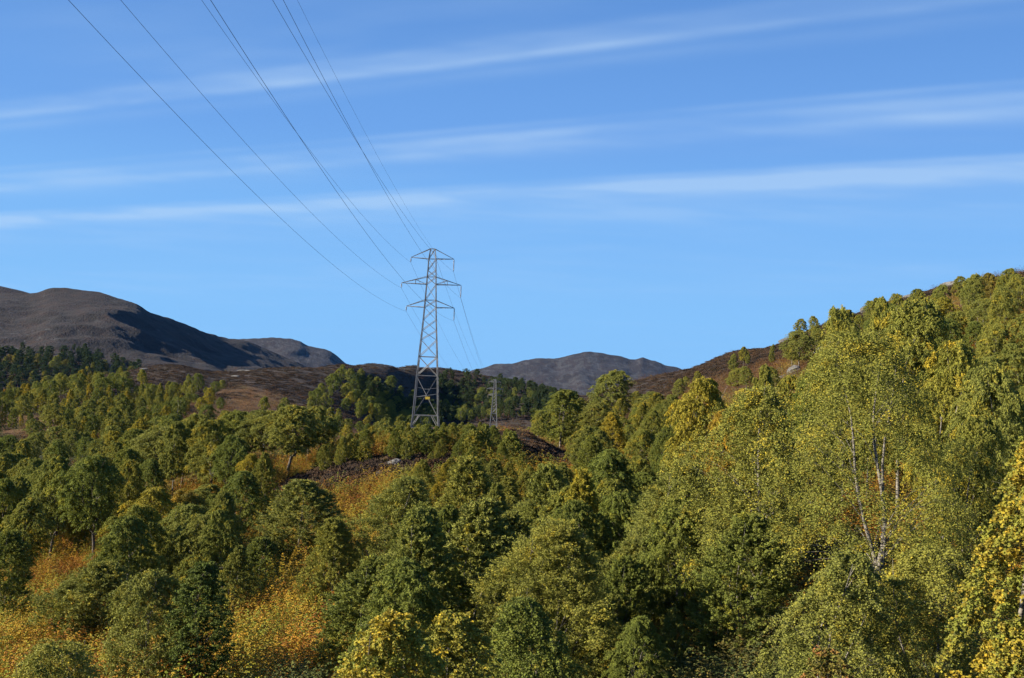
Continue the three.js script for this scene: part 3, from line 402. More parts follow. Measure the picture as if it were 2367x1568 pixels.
// ---- trees that can be told apart: name, label, px, top row, width, depth, kind, tint, turn
const T = [
  ['silver_birch', 'birch with a curved dark trunk rising from the left bracken', 66, 1155, 100, 82, 'tall2', 'cool', 2.2],
  ['birch_bush', 'dark olive birch bush at the left edge beside the curved trunk', 15, 1230, 110, 62, 'plume3', 'plain', 1],
  ['silver_birch', 'slim birch with bare lower stem left of the twin trunked birch', 128, 1058, 100, 96, 'tall0', 'cool', 0.4],
  ['silver_birch', 'twin trunked dark crowned birch standing on the left bracken slope', 228, 1055, 130, 93, 'tall1', 'cool', 0.3],
  ['birch_bush', 'small grey green birch between the slim and the twin trunked birches', 186, 1170, 50, 98, 'birch1', 'cool', 2],
  ['silver_birch', 'rounded golden olive birch right of the twin trunked birch', 352, 1128, 130, 78, 'birch4', 'plain', 1.2],
  ['silver_birch', 'duller olive gold birch overlapping the rounded golden one', 425, 1135, 110, 82, 'birch5', 'brown', 2.6],
  ['silver_birch', 'green birch behind the rounded golden birch, crown against the slope', 365, 985, 130, 132, 'birch0', 'plain', 0],
  ['silver_birch', 'birch with bare white boughs left of the knoll', 492, 1000, 110, 122, 'birch1', 'cool', 1.1],
  ['silver_birch', 'dark green birch with hanging foliage below the knoll on the left', 550, 1090, 110, 88, 'birch2', 'cool', 2.4],
  ['silver_birch', 'narrow pale birch spire beside the golden one under the knoll', 617, 1048, 56, 98, 'plume1', 'warm', 0.2],
  ['silver_birch', 'small golden birch left of the narrow pale spire', 580, 1050, 60, 104, 'birch4', 'warm', 0.9],
  ['silver_birch', 'tall bright birch with white stem on the left end of the knoll', 672, 938, 110, 118, 'tall0', 'warm', 0.5],
  ['silver_birch', 'second birch of the knoll group, its stem dark', 715, 940, 90, 124, 'tall2', 'plain', 1.5],
  ['silver_birch', 'right hand birch of the knoll group leaning right', 742, 962, 70, 128, 'tall1', 'plain', 2.5],
  ['silver_birch', 'green birch left of the knoll group, top level with the ridge foot', 560, 952, 110, 138, 'birch2', 'warm', 0.7],
  ['silver_birch', 'pale birch between the two green ones left of the knoll group', 520, 962, 70, 146, 'birch0', 'warm', 2.0],
  ['silver_birch', 'broad green birch left of the knoll group, half hidden by it', 615, 950, 100, 134, 'birch0', 'plain', 2.9],
  ['silver_birch', 'dull birch in shade below the bare white boughs', 480, 1120, 100, 100, 'birch1', 'cool', 0.1],
  ['birch_plume', 'round topped birch bush below the knoll rocks', 700, 1112, 165, 76, 'plume0', 'plain', 0.6],
  ['birch_bush', 'small dark birch under the round topped bush', 600, 1245, 90, 70, 'plume3', 'cool', 1.6],
  ['birch_plume', 'slim sapling birch left of the lower bracken bank', 548, 1262, 80, 58, 'plume1', 'plain', 1.0],
  ['birch_plume', 'light green birch bush right of the lower bracken bank', 775, 1200, 110, 58, 'plume0', 'warm', 2.0],
  ['birch_plume', 'olive birch bush in front of the tallest central one', 860, 1290, 200, 45, 'plume3', 'plain', 0.4],
  ['birch_plume', 'dark sided birch bush right of the tallest central one', 980, 1170, 130, 58, 'plume3', 'plain', 2.7],
  ['birch_plume', 'birch bush behind the tallest central one, below the knoll saplings', 1085, 1060, 150, 72, 'plume0', 'warm', 1.1],
  ['birch_plume', 'upright birch bush between the central clump and the dark hollow', 1150, 1120, 90, 64, 'plume1', 'plain', 0.3],
  ['birch_plume', 'greyish birch bush above the big pointed one', 1270, 1078, 150, 66, 'plume0', 'cool', 0.8],
  ['birch_bush', 'shaded green birch right of the greyish bush', 1395, 1040, 150, 72, 'birch2', 'cool', 2.1],
  ['birch_plume', 'olive birch bush below the heather bank at centre', 1340, 1090, 110, 58, 'plume4', 'cool', 1.4],
  ['birch_bush', 'shadowed birch filling the gap beside the feathery olive bush', 1440, 1140, 130, 56, 'birch2', 'cool', 0.2],
  ['birch_bush', 'shadowed bush right of the big pointed birch', 1435, 1290, 130, 41, 'plume3', 'cool', 0.7],
  ['birch_bush', 'low shadowed bush by the bottom edge right of the pointed birch', 1470, 1425, 120, 33, 'birch2', 'cool', 1.9],
  ['birch_plume', 'tiny upright sapling in the dark hollow by the bottom edge', 1558, 1408, 62, 37, 'sapling0', 'plain', 0.5],
  ['silver_birch', 'golden birch on the slope above the feathery olive bush', 1625, 878, 150, 76, 'birch4', 'plain', 0.5],
  ['silver_birch', 'second golden birch low against the first, browner', 1665, 950, 110, 64, 'birch4', 'brown', 2.5],
  ['silver_birch', 'thin birch with bare pale top right of the golden pair', 1757, 845, 60, 70, 'birch3', 'warm', 1.0],
  ['silver_birch', 'sparse yellow birch beside the bare topped one', 1820, 870, 80, 78, 'birch1', 'warm', 0.8],
  ['silver_birch', 'narrow dark green birch left of the largest silver birch', 1875, 865, 78, 74, 'birch2', 'cool', 0.0],
  ['silver_birch', 'birch leaning left against the sky on the right hillside', 1960, 714, 110, 62, 'birch0', 'warm', 3.3],
  ['silver_birch', 'broad yellow green birch behind the top of the largest silver birch', 2085, 695, 190, 56, 'birch5', 'plain', 0.5],
  ['silver_birch', 'thin topped birch reaching above the hillside skyline', 2015, 690, 70, 64, 'birch3', 'warm', 0.2],
  ['silver_birch', 'yellow tinged birch right of the largest silver birch', 2190, 790, 160, 46, 'birch5', 'warm', 1.2],
  ['silver_birch', 'greener birch at the right edge above the bright yellow one', 2300, 850, 170, 42, 'birch0', 'plain', 2.2],
  ['silver_birch', 'shaded birch between the two large ones at right', 2235, 960, 150, 37, 'birch5', 'plain', 0.4],
  ['silver_birch', 'small round birch standing on the right skyline by the crag', 2248, 634, 50, 128, 'birch0', 'plain', 0.9],
  ['silver_birch', 'thin airy birch on the right skyline', 2292, 630, 42, 132, 'birch3', 'brown', 1.9],
  ['silver_birch', 'narrow green birch on the right skyline', 2315, 640, 30, 126, 'birch1', 'cool', 0.9],
  ['silver_birch', 'birch on the skyline cut by the right edge', 2358, 634, 50, 120, 'birch0', 'warm', 2.9],
  ['silver_birch', 'white stemmed birch above the green bracken at right', 2270, 690, 70, 112, 'birch0', 'plain', 1.4],
  ['silver_birch', 'olive birch on the hillside left of the green bracken', 2180, 690, 70, 120, 'birch4', 'cool', 0.4],
  ['silver_birch', 'dark green birch among the hillside birches at right', 2140, 700, 60, 124, 'birch2', 'cool', 0.8],
  ['silver_birch', 'flat topped tall birch standing before the far mountain', 1410, 857, 92, 200, 'birch0', 'cool', 0.6],
  ['silver_birch', 'pale birch left of the flat topped one', 1300, 902, 100, 165, 'birch2', 'warm', 1.6],
  ['silver_birch', 'birch under the flat topped tall one', 1385, 930, 70, 160, 'birch1', 'plain', 2.6],
  ['silver_birch', 'bright yellow birch spire right of the knoll', 1418, 955, 60, 118, 'plume4', 'warm', 0.3],
  ['silver_birch', 'open crowned birch on the heather slope', 1490, 905, 60, 170, 'birch3', 'plain', 0.7],
  ['silver_birch', 'bright sparse birch right of the open crowned one', 1515, 908, 40, 176, 'birch1', 'warm', 1.7],
  ['silver_birch', 'flat topped birch among boulders on the right hillside', 1850, 765, 70, 160, 'birch0', 'plain', 2.2],
  ['silver_birch', 'slim pale birch left of the boulders', 1832, 790, 30, 165, 'birch3', 'warm', 1.1],
];
T.forEach((a) => tree(...a));
console.log('placed trees');

// ---- woods: trees of one stand that nothing tells apart; [group, name, label, px range, depth range, count, kinds, tints, height range m, spacing]
const CLEAR = [[150, 1400, 80, 5, 22], [60, 1450, 66, 4, 18], [190, 1330, 90, 5, 6], [640, 1450, 56, 3, 14], [670, 1370, 68, 3, 9], [270, 1310, 95, 8, 8], [800, 1120, 104, 9, 8], [930, 1100, 103, 7, 5], [1290, 1050, 140, 8, 12], [1190, 1000, 142, 4, 6], [525, 955, 275, 11, 30], [600, 905, 350, 16, 40], [80, 1040, 228, 22, 18], [650, 870, 430, 24, 36], [1750, 830, 240, 26, 40], [1560, 880, 270, 30, 40], [1790, 900, 155, 14, 22], [1900, 770, 225, 20, 24], [2340, 740, 122, 8, 8], [420, 850, 440, 26, 30], [900, 860, 590, 80, 40], [2150, 690, 200, 22, 12]].map(([px, py, D, rx, rz]) => [at(px, py, D).x, D, rx, rz]);
const LOOK = { olive: { plain: 'olive', warm: 'light olive', cool: 'grey green', brown: 'brownish' }, mixed: { plain: 'yellow flecked', warm: 'yellowish', cool: 'dull green', brown: 'brownish' }, green: { plain: 'green', warm: 'bright green', cool: 'deep green', brown: 'brownish' }, gold: { plain: 'golden', warm: 'bright golden', cool: 'dull golden', brown: 'bronze' }, pine: { plain: 'dark', cool: 'dark' }, alder: { plain: 'dark green' } };
let woodSeed = 900;
function wood(group, name, label, [px0, px1], [D0, D1], count, kinds, tints, [h0, h1], gap, opt = {}) {
  const r = rngOf(woodSeed++), stand = []; let made = 0;
  for (let tries = 0; made < count && tries < count * 90; tries++) {
    const D = Math.sqrt(lerp(D0 * D0, D1 * D1, r())), px = lerp(px0, px1, r()), x = (opt.hill ? (px - PW / 2) / FPX * D : at(px, 950, D).x), h = lerp(h0, h1, r());
    if (!opt.open && CLEAR.some(([cx, cd, rx, rz]) => ((x - cx) / rx) ** 2 + ((D - cd) / rz) ** 2 < 1)) continue;
    if (opt.mask && !opt.mask(px, D, x)) continue;
    if (placed.some(([qx, qd, qr]) => Math.abs(qd - D) < gap * 2 + qr && Math.hypot(qx - x, qd - D) < gap * lerp(0.7, 1.2, r()) + Math.min(qr, gap) * 0.4)) continue;
    const gy = opt.hill ? opt.hill(px, D).h : height(x, D); if (opt.top) { const [qx, qy] = proj(x, gy + h, D); if (qy < opt.top(qx)) continue; }
    const p = protos[kinds[Math.floor(r() * kinds.length)]], tint = tints[Math.floor(r() * tints.length)], g = treeGroup(name, p, tint), k = h / p.H, kw = k * lerp(0.8, 1.35, r());
    g.position.set(x, gy, -D); g.scale.set(kw, k, kw); g.rotation.y = r() * 6.283;
    tag(g, label, 'tree', group); placed.push([x, D, kw * p.R]); made++; stand.push([g, proj(x, gy + h, D)[0], LOOK[p.tone][tint]]);
  }
  if (opt.each) for (const look of new Set(stand.map((q) => q[2]))) stand.filter((q) => q[2] === look).sort((a, b) => a[1] - b[1]).forEach(([g], i, l) => (g.userData.label = (l.length > 1 ? ordinal(i + 1) + ' ' : '') + look + ' ' + opt.each.replace('*', l.length > 1 ? ' from the left' : '')));
  if (made < count) console.log('wood', group, made, 'of', count);
}
const CREST = pchip([0, 150, 300, 400, 500, 600, 700, 800, 900, 1000, 1060, 1200, 1300], [360, 400, 430, 440, 470, 480, 500, 570, 610, 650, 700, 710, 720]);
const belowCrest = (px, D) => D < CREST(px) * 0.78 || (D < CREST(px) * 0.93 && (px * 7919 % 13) < 1.2);
const FB = ['farbirch0', 'farbirch1', 'farbirch2', 'farbirch3', 'farbirch4'], FP = ['farplume0', 'farplume1', 'farplume2', 'farplume3'], MB = ['birch0', 'birch1', 'birch2', 'birch3', 'birch5'], MP = ['plume0', 'plume1', 'plume2', 'plume3'], SA = ['sapling0', 'sapling1', 'sapling2'], PI = ['pine0', 'pine1', 'pine2'];
wood('saplings on the pylon knoll', 'birch_sapling', 'low yellowish birch sapling covering the knoll below the tall pylon', [745, 1215], [103, 156], 190, [...SA, 'plume1', 'plume3'], ['warm', 'warm', 'plain'], [1.2, 3.6], 1.05, { top: pchip([740, 800, 900, 980, 1100, 1160, 1215], [1030, 1005, 985, 980, 975, 990, 1000]) });
wood('bushes on the front of the knoll', 'knoll_birch', 'olive birch bush on the front slope of the pylon knoll', [960, 1330], [72, 106], 40, ['plume0', 'plume2', 'plume4', 'plume1'], ['plain', 'warm'], [2.8, 5], 2.2, { top: pchip([950, 1330], [1050, 1070]), each: 'birch bush* on the front slope of the knoll' });
wood('birches in the left valley', 'valley_birch', 'birch in the crowded valley wood behind the left bracken field', [-60, 640], [104, 165], 46, [...MB, 'tall0', 'tall1', 'tall2'], ['plain', 'cool', 'warm', 'warm'], [7.0, 10.5], 4.2, { mask: (px, D) => D > 104 + (px - 300) * 0.02 && !(px > 560 && D > 108 && D < 150), top: pchip([-100, 150, 250, 310, 400, 500, 640], [1045, 1045, 1025, 980, 965, 950, 945]), each: 'birch* in the valley wood behind the left bracken' });
wood('birches by the left bracken', 'field_birch', 'birch at the far edge of the left bracken field', [-40, 320], [97, 112], 9, ['tall0', 'tall1', 'tall2'], ['cool', 'plain'], [7, 9.5], 3.6, { top: pchip([-100, 400], [1060, 1060]), each: 'birch* at the far edge of the left bracken' });
wood('young birches on the left ridge', 'ridge_birch', 'young birch in the dense stand clothing the left ridge', [-40, 330], [235, 400], 120, ['farplume0', 'farplume1', 'farplume2', 'farplume3', 'farbirch0', 'farbirch2', 'farbirch4'], ['plain', 'warm'], [3.4, 7.8], 3.4, { top: pchip([-100, 0, 100, 150, 200, 260, 330], [905, 895, 872, 860, 852, 843, 848]) });
wood('young birches on the lit spur', 'spur_birch', 'young birch on the sunlit spur right of the dense left stand', [150, 440], [215, 345], 150, [...FP, 'farbirch0', 'farbirch2'], ['plain', 'warm'], [3, 6.4], 2.5, { mask: (px, D) => px < 345 + (D - 200) * 0.9, top: pchip([100, 200, 300, 360, 450], [930, 912, 890, 884, 876]) });
wood('birches below the left ridge', 'slope_birch', 'rounded birch at the foot of the left ridge', [-40, 420], [165, 225], 30, [...FB, 'birch0', 'birch2'], ['plain', 'cool'], [5, 8], 5, { top: pchip([-100, 420], [985, 955]), each: 'birch* at the foot of the left ridge' });
wood('birches scattered on the heather ridge', 'moor_birch', 'scattered birch on the dark heather ridge left of the pylon', [430, 960], [240, 560], 110, [...FB, 'farbirch2', 'farbirch0'], ['plain', 'cool'], [3, 6.8], 4.5, { mask: belowCrest, top: pchip([400, 600, 800, 960], [856, 852, 842, 842]), each: 'birch* scattered on the heather ridge left of the pylon' });
wood('birches on the shaded slope', 'slope_wood_birch', 'green birch on the shaded slope behind the tall pylon', [700, 1290], [420, 690], 150, ['farbirch2', 'farbirch0', 'farbirch2'], ['cool'], [4, 9], 3.6, { open: true, mask: (px, D, x) => belowCrest(px, D, x) && (px < 1000 || D > 565), top: pchip([700, 900, 1060, 1200, 1300], [850, 848, 855, 885, 905]) });
wood('pines on the shaded slope', 'scots_pine', 'dark pine in the shaded wood behind the two pylons', [760, 1330], [450, 715], 260, PI, ['plain'], [5, 10.5], 3.8, { open: true, mask: (px, D) => px > 1015 ? D > 565 : D < CREST(px) * 0.9, top: pchip([740, 900, 1000, 1060, 1200, 1300, 1340], [868, 858, 855, 848, 872, 896, 905]) });
wood('pines on the mountain foot', 'mountain_pine', 'dark pine in the wood on the left mountain foot', [-40, 560], [830, 1010], 190, PI, ['plain', 'cool'], [9, 15], 6, { open: true, hill: leftHill, mask: (px, D) => D < 1010 - px * 0.25, top: pchip([-100, 0, 150, 300, 420, 560], [788, 790, 792, 800, 822, 850]) });
wood('birches on the mountain foot', 'mountain_birch', 'dull birch among pines on the left mountain foot', [-40, 330], [815, 930], 80, FB, ['cool', 'plain', 'brown'], [8, 13], 6, { open: true, hill: leftHill, top: pchip([-100, 0, 330], [815, 815, 830]) });
wood('birches on the right hillside', 'hillside_birch', 'birch of the open wood covering the upper right hillside', [1880, 2420], [58, 195], 150, MB, ['plain', 'warm', 'cool'], [4.2, 6.6], 4.2, { top: pchip([1900, 1950, 2000, 2100, 2200, 2300, 2420], [755, 722, 698, 672, 642, 626, 612]), each: 'birch* in the open wood on the right hillside' });
wood('birches below the heather slope', 'bank_birch', 'birch on the bank between the knoll and the right hillside', [1330, 1900], [80, 140], 40, [...MB, ...MP], ['plain', 'warm', 'cool'], [3.6, 6.2], 4.0, { mask: (px, D) => D < 140 - 35 * sstep(px, 1500, 1650), top: pchip([1300, 1450, 1600, 1900], [960, 935, 905, 875]), each: 'birch* on the bank below the heather slope' });
wood('birches by the centre valley', 'gully_birch', 'birch on the bracken slope right of the small pylon', [1240, 1560], [150, 235], 26, ['farbirch0', 'farbirch1', 'birch1', 'farplume0'], ['plain', 'warm'], [3.5, 6.5], 5, { top: pchip([1200, 1300, 1450, 1560], [960, 920, 905, 900]), each: 'birch* on the bracken slope right of the small pylon' });
wood('shadowed birches in the hollow', 'hollow_birch', 'birch in the shadowed hollow among the foreground bushes', [960, 1780], [36, 78], 58, [...MP, 'birch2', 'birch1'], ['plain', 'cool'], [4.5, 8], 2.6, { top: pchip([950, 1200, 1450, 1760], [1150, 1130, 1100, 1050]), each: 'birch* in the hollow among the foreground bushes' });
wood('birches in the left foreground', 'foreground_birch', 'birch among the crowded bushes of the left foreground', [300, 540], [60, 102], 14, [...MB, 'plume3', 'plume0'], ['cool', 'plain'], [4, 7.5], 2.8, { top: pchip([250, 450, 600], [1150, 1110, 1100]), each: 'birch* among the left foreground bushes' });
wood('birches on the open heather slope', 'heath_birch', 'small birch on the open heather slope left of the boulders', [1560, 1880], [125, 215], 16, ['birch0', 'birch3', 'birch1', 'farbirch4'], ['plain', 'warm'], [2.6, 5], 6, { open: true, each: 'small birch* on the open heather slope' });
console.log('woods', placed.length);

// ---------------------------------------------------------------- low plants that nobody could count
const frond = (r, clump, seed, tall) => {
  const R = rngOf(seed), pos = [], idx = [];
  for (let f = 0; f < clump; f++) {
    const a = f / clump * 6.283 + R() * 0.8, L = r * (0.75 + R() * 0.5), up = tall * (0.7 + R() * 0.6), n = 11; let prev = null;
    for (let i = 0; i <= n; i++) {
      const t = i / n, d = L * t, y = up * Math.sin(t * 2.2) * 0.95, cx = Math.cos(a) * d, cz = Math.sin(a) * d, w = 0.2 * L * (0.75 + 0.5 * R()) * (1 - t) * (i ? 1 : 0.3);
      if (i < n) for (const s of [-1, 1]) { const b = pos.length / 3, tx = -Math.sin(a) * s, tz = Math.cos(a) * s, f2 = L / n;
        pos.push(cx, y, cz, cx + Math.cos(a) * f2 * 0.75, y + 0.02, cz + Math.sin(a) * f2 * 0.75, cx + tx * w + Math.cos(a) * f2 * 0.9, y - 0.12 * w + (R() - 0.5) * 0.05, cz + tz * w + Math.sin(a) * f2 * 0.9); idx.push(b, b + 1, b + 2); }
      prev = t;
    }
  }
  return geo(pos, idx);
};
const tuft = (seed, n, r, h) => { const R = rngOf(seed), pos = [], idx = []; for (let i = 0; i < n; i++) { const a = R() * 6.283, q = Math.sqrt(R()) * r, y = h * Math.sqrt(Math.max(0.02, 1 - (q / r) ** 2)) * (0.35 + 0.65 * R()), b = pos.length / 3; for (let k = 0; k < 3; k++) pos.push(Math.cos(a) * q + (R() - 0.5) * 0.2, Math.max(0, y + (R() - 0.5) * 0.16), Math.sin(a) * q + (R() - 0.5) * 0.2); idx.push(b, b + 1, b + 2); } return geo(pos, idx); };
const plantMat = new THREE.MeshPhysicalMaterial({ color: 0xffffff, roughness: 1, transmission: 0.25, thickness: 0, side: THREE.DoubleSide, specularIntensity: 0.4 });
const stems = new THREE.MeshStandardMaterial({ color: 0xffffff, roughness: 1, side: THREE.DoubleSide });
{
  const sets = { bracken: [], heather: [], green: [] }, r = rngOf(77), q = new THREE.Quaternion(), up = V3(0, 1, 0), m = new THREE.Matrix4();
  for (const [D0, D1, dens, sc] of [[14, 34, 6, 1.15], [34, 60, 5, 1.4], [60, 125, 4.2, 1.5], [125, 260, 1.2, 1.7], [260, 460, 0.4, 2.4], [460, 720, 0.13, 3.2]]) {
    const n = Math.round(0.5 * 1.2 * (D1 * D1 - D0 * D0) * dens);
    for (let i = 0; i < n; i++) {
      const D = Math.sqrt(lerp(D0 * D0, D1 * D1, r())), x = lerp(-0.6, 0.6, r()) * D, w = cover(x, D);
      for (const k in w) w[k] += (r() - 0.5) * 0.5;
      const k = topOf(w), h = height(x, D), s = sc * lerp(0.6, 1.35, r()), n1 = 0.5 + 1.7 * fbm(x / 4, D / 4, 3.3, 3) + 0.45 * (r() - 0.5);
      const c = pick(COVER[older(k, x, D)], n1), v = lerp(0.75, 1.3, r());
      q.setFromAxisAngle(up, r() * 6.283); m.compose(V3(x, h - 0.04, -D), q, V3(s * (k === 'heather' ? 0.8 : 1), s * lerp(0.7, 1.2, r()) * (D > 125 ? (D > 260 ? 0.42 : 0.6) : 1), s * (k === 'heather' ? 0.8 : 1)));
      sets[k].push([m.toArray(), c.map((y) => y * v)]);
    }
  }
  const put = (name, g, mat, list, label, category) => { const o = new THREE.InstancedMesh(g, mat, list.length); o.name = name; const col = new THREE.Color(); list.forEach(([a, c], i) => { o.setMatrixAt(i, m.fromArray(a)); o.setColorAt(i, col.setRGB(...c)); }); o.castShadow = o.receiveShadow = true; tag(o, label, category, null, 'stuff'); scene.add(o); console.log(name, list.length); };
  put('bracken', frond(0.55, 7, 3, 0.95), plantMat, sets.bracken, 'orange and gold autumn bracken fronds over the slopes', 'bracken');
  put('heather', tuft(4, 120, 0.6, 0.36), stems, sets.heather, 'dark brown heather clumps on knoll and ridges', 'heather');
  put('fern', frond(0.55, 7, 9, 0.85), plantMat, sets.green, 'green ferns and grass between the bracken', 'ferns');
}

// ---------------------------------------------------------------- rocks
const rockMat = new THREE.MeshStandardMaterial({ map: grain, bumpMap: grainBump, bumpScale: 0.06, color: new THREE.Color().setRGB(0.25, 0.24, 0.225), roughness: 0.95, vertexColors: true });
function rockShape(seed, sx, sy, sz) {
  const g = new THREE.IcosahedronGeometry(1, 9), p = g.attributes.position, r = rngOf(seed), cuts = [], col = [], uv = [];
  for (let i = 0; i < 9; i++) cuts.push([V3(r() - 0.5, r() - 0.35, r() - 0.5).normalize(), 0.6 + r() * 0.3]);
  for (let i = 0; i < p.count; i++) {
    const v = V3().fromBufferAttribute(p, i); for (const [n, d] of cuts) { const k = v.dot(n) - d; if (k > 0) v.addScaledVector(n, -k * 0.9); }
    v.multiplyScalar(1 + 0.14 * fbm(v.x * 2 + seed, v.y * 2, v.z * 2, 4)); uv.push(v.x * sx / 2 + v.y, v.z * sz / 2 + v.y * sy);
    const l = fbm(v.x * 3 + seed, v.y * 3, v.z * 3, 3); const c = l > 0.12 ? [0.62, 0.62, 0.5] : l < -0.14 ? [0.5, 0.47, 0.45] : [1, 1, 1]; col.push(...c); p.setXYZ(i, v.x * sx, v.y * sy, v.z * sz);
  }
  g.setAttribute('color', new THREE.Float32BufferAttribute(col, 3)); g.setAttribute('uv', new THREE.Float32BufferAttribute(uv, 2)); g.computeVertexNormals(); return g;
}
[['boulder', 'grey boulder on the heather of the knoll, right of three', 912, 1082, 30, 22, 109], ['boulder', 'low grey boulder on the knoll heather, middle of three', 880, 1100, 32, 20, 105], ['boulder', 'pale boulder lowest on the knoll, above the round bush', 765, 1150, 24, 20, 97],
  ['boulder', 'pale boulder right of the brown heather bank', 1355, 1046, 22, 16, 140], ['boulder', 'small boulder lying behind the knoll rocks', 930, 1098, 18, 12, 106],
  ['rock_outcrop', 'pale rock face on the skyline left of the leaning birch', 2008, 735, 36, 18, 215], ['rock_outcrop', 'sloping slab on the skyline above the boulder field', 1822, 797, 44, 14, 248], ['rock_outcrop', 'stony ledge on the slope right of the boulder birch', 1905, 832, 40, 24, 165],
  ['boulder', 'boulder below the slim pale birch', 1838, 845, 34, 22, 158], ['boulder', 'flat boulder left of the slim pale birch', 1812, 858, 30, 14, 156], ['boulder', 'upright small boulder under the boulder birch', 1872, 862, 8, 10, 155], ['boulder', 'rock among heather above the boulder birch', 1888, 805, 16, 8, 190], ['boulder', 'small rock on the open brown slope', 1760, 862, 11, 6, 195],
  ['rock_outcrop', 'crag on the highest point of the right skyline', 2205, 656, 60, 14, 192], ['rock_outcrop', 'broken rock band under the right skyline', 2120, 680, 50, 12, 200], ['boulder', 'big grey boulder among birches on the upper right', 2252, 745, 22, 12, 118], ['boulder', 'rock on the right slope below the green bracken', 2330, 800, 24, 9, 105],
  ['rock_outcrop', 'rocky rim on the left end of the heather ridge', 335, 852, 20, 5, 425], ['rock_outcrop', 'pale rocks right of the heather knob on the ridge', 478, 862, 16, 4, 440], ['rock_outcrop', 'line of pale rocks along the ridge skyline', 570, 858, 40, 3, 470], ['rock_outcrop', 'rock face below the ridge skyline left of the pylon', 545, 872, 20, 6, 425], ['rock_outcrop', 'rock on the ridge behind the pylon', 690, 852, 16, 5, 500],
].forEach(([name, label, px, py, w, h, D], i) => {
  const p = groundAt(px, py, D), s = D / FPX, o = mesh(name, rockShape(40 + i * 7, w * s * 0.62, h * s * 0.8, w * s * 0.5), rockMat);
  o.position.set(p.x, p.y + h * s * 0.12, p.z); o.rotation.y = i * 1.3; tag(o, label, 'rock');
});

// ---------------------------------------------------------------- pylons and wires
const steel = new THREE.MeshStandardMaterial({ map: grain, color: new THREE.Color().setRGB(0.24, 0.245, 0.255), metalness: 0.0, roughness: 0.6 });
const glassy = new THREE.MeshStandardMaterial({ color: new THREE.Color().setRGB(0.10, 0.075, 0.06), roughness: 0.3 });
const signMat = new THREE.MeshStandardMaterial({ color: new THREE.Color().setRGB(0.42, 0.30, 0.03), roughness: 0.6 });
const wireMat = new THREE.MeshStandardMaterial({ color: new THREE.Color().setRGB(0.06, 0.06, 0.065), roughness: 0.7, metalness: 0.3 });
const angleBar = (() => { const s = new THREE.Shape([[-0.5, -0.5], [0.5, -0.5], [0.5, -0.36], [-0.36, -0.36], [-0.36, 0.5], [-0.5, 0.5]].map(([x, y]) => new THREE.Vector2(x, y))); const g = new THREE.ExtrudeGeometry(s, { depth: 1, bevelEnabled: false }); g.translate(0, 0, -0.5); return g; })();
const barMatrix = (a, b, s) => { const d = b.clone().sub(a), q = new THREE.Quaternion().setFromUnitVectors(V3(0, 0, 1), d.clone().normalize()); return new THREE.Matrix4().compose(a.clone().add(b).multiplyScalar(0.5), q, V3(s, s, d.length())); };
function bar(name, a, b, s, parent) { const o = mesh(name, angleBar, steel, parent); barMatrix(a, b, s).decompose(o.position, o.quaternion, o.scale); return o; }
const bars = (name, list, s, parent) => mesh(name, mergeGeometries(list.map(([a, b, k]) => angleBar.clone().applyMatrix4(barMatrix(a, b, k ?? s)))), steel, parent);
const LV = [[0, 3.9], [0.66, 3.74], [2.35, 3.42], [7.8, 2.82], [10.4, 2.48], [12.75, 2.16], [14.05, 1.98], [15.55, 1.78], [17.25, 1.6], [18.25, 1.5], [20.45, 1.3], [21.5, 1.22], [22.4, 1.12], [24.0, 1.0], [25.4, 0.62]];
const ARMS = [[24.0, 25.4, 2.98, 'top'], [20.45, 21.5, 4.12, 'middle'], [17.25, 18.25, 3.32, 'lowest']];
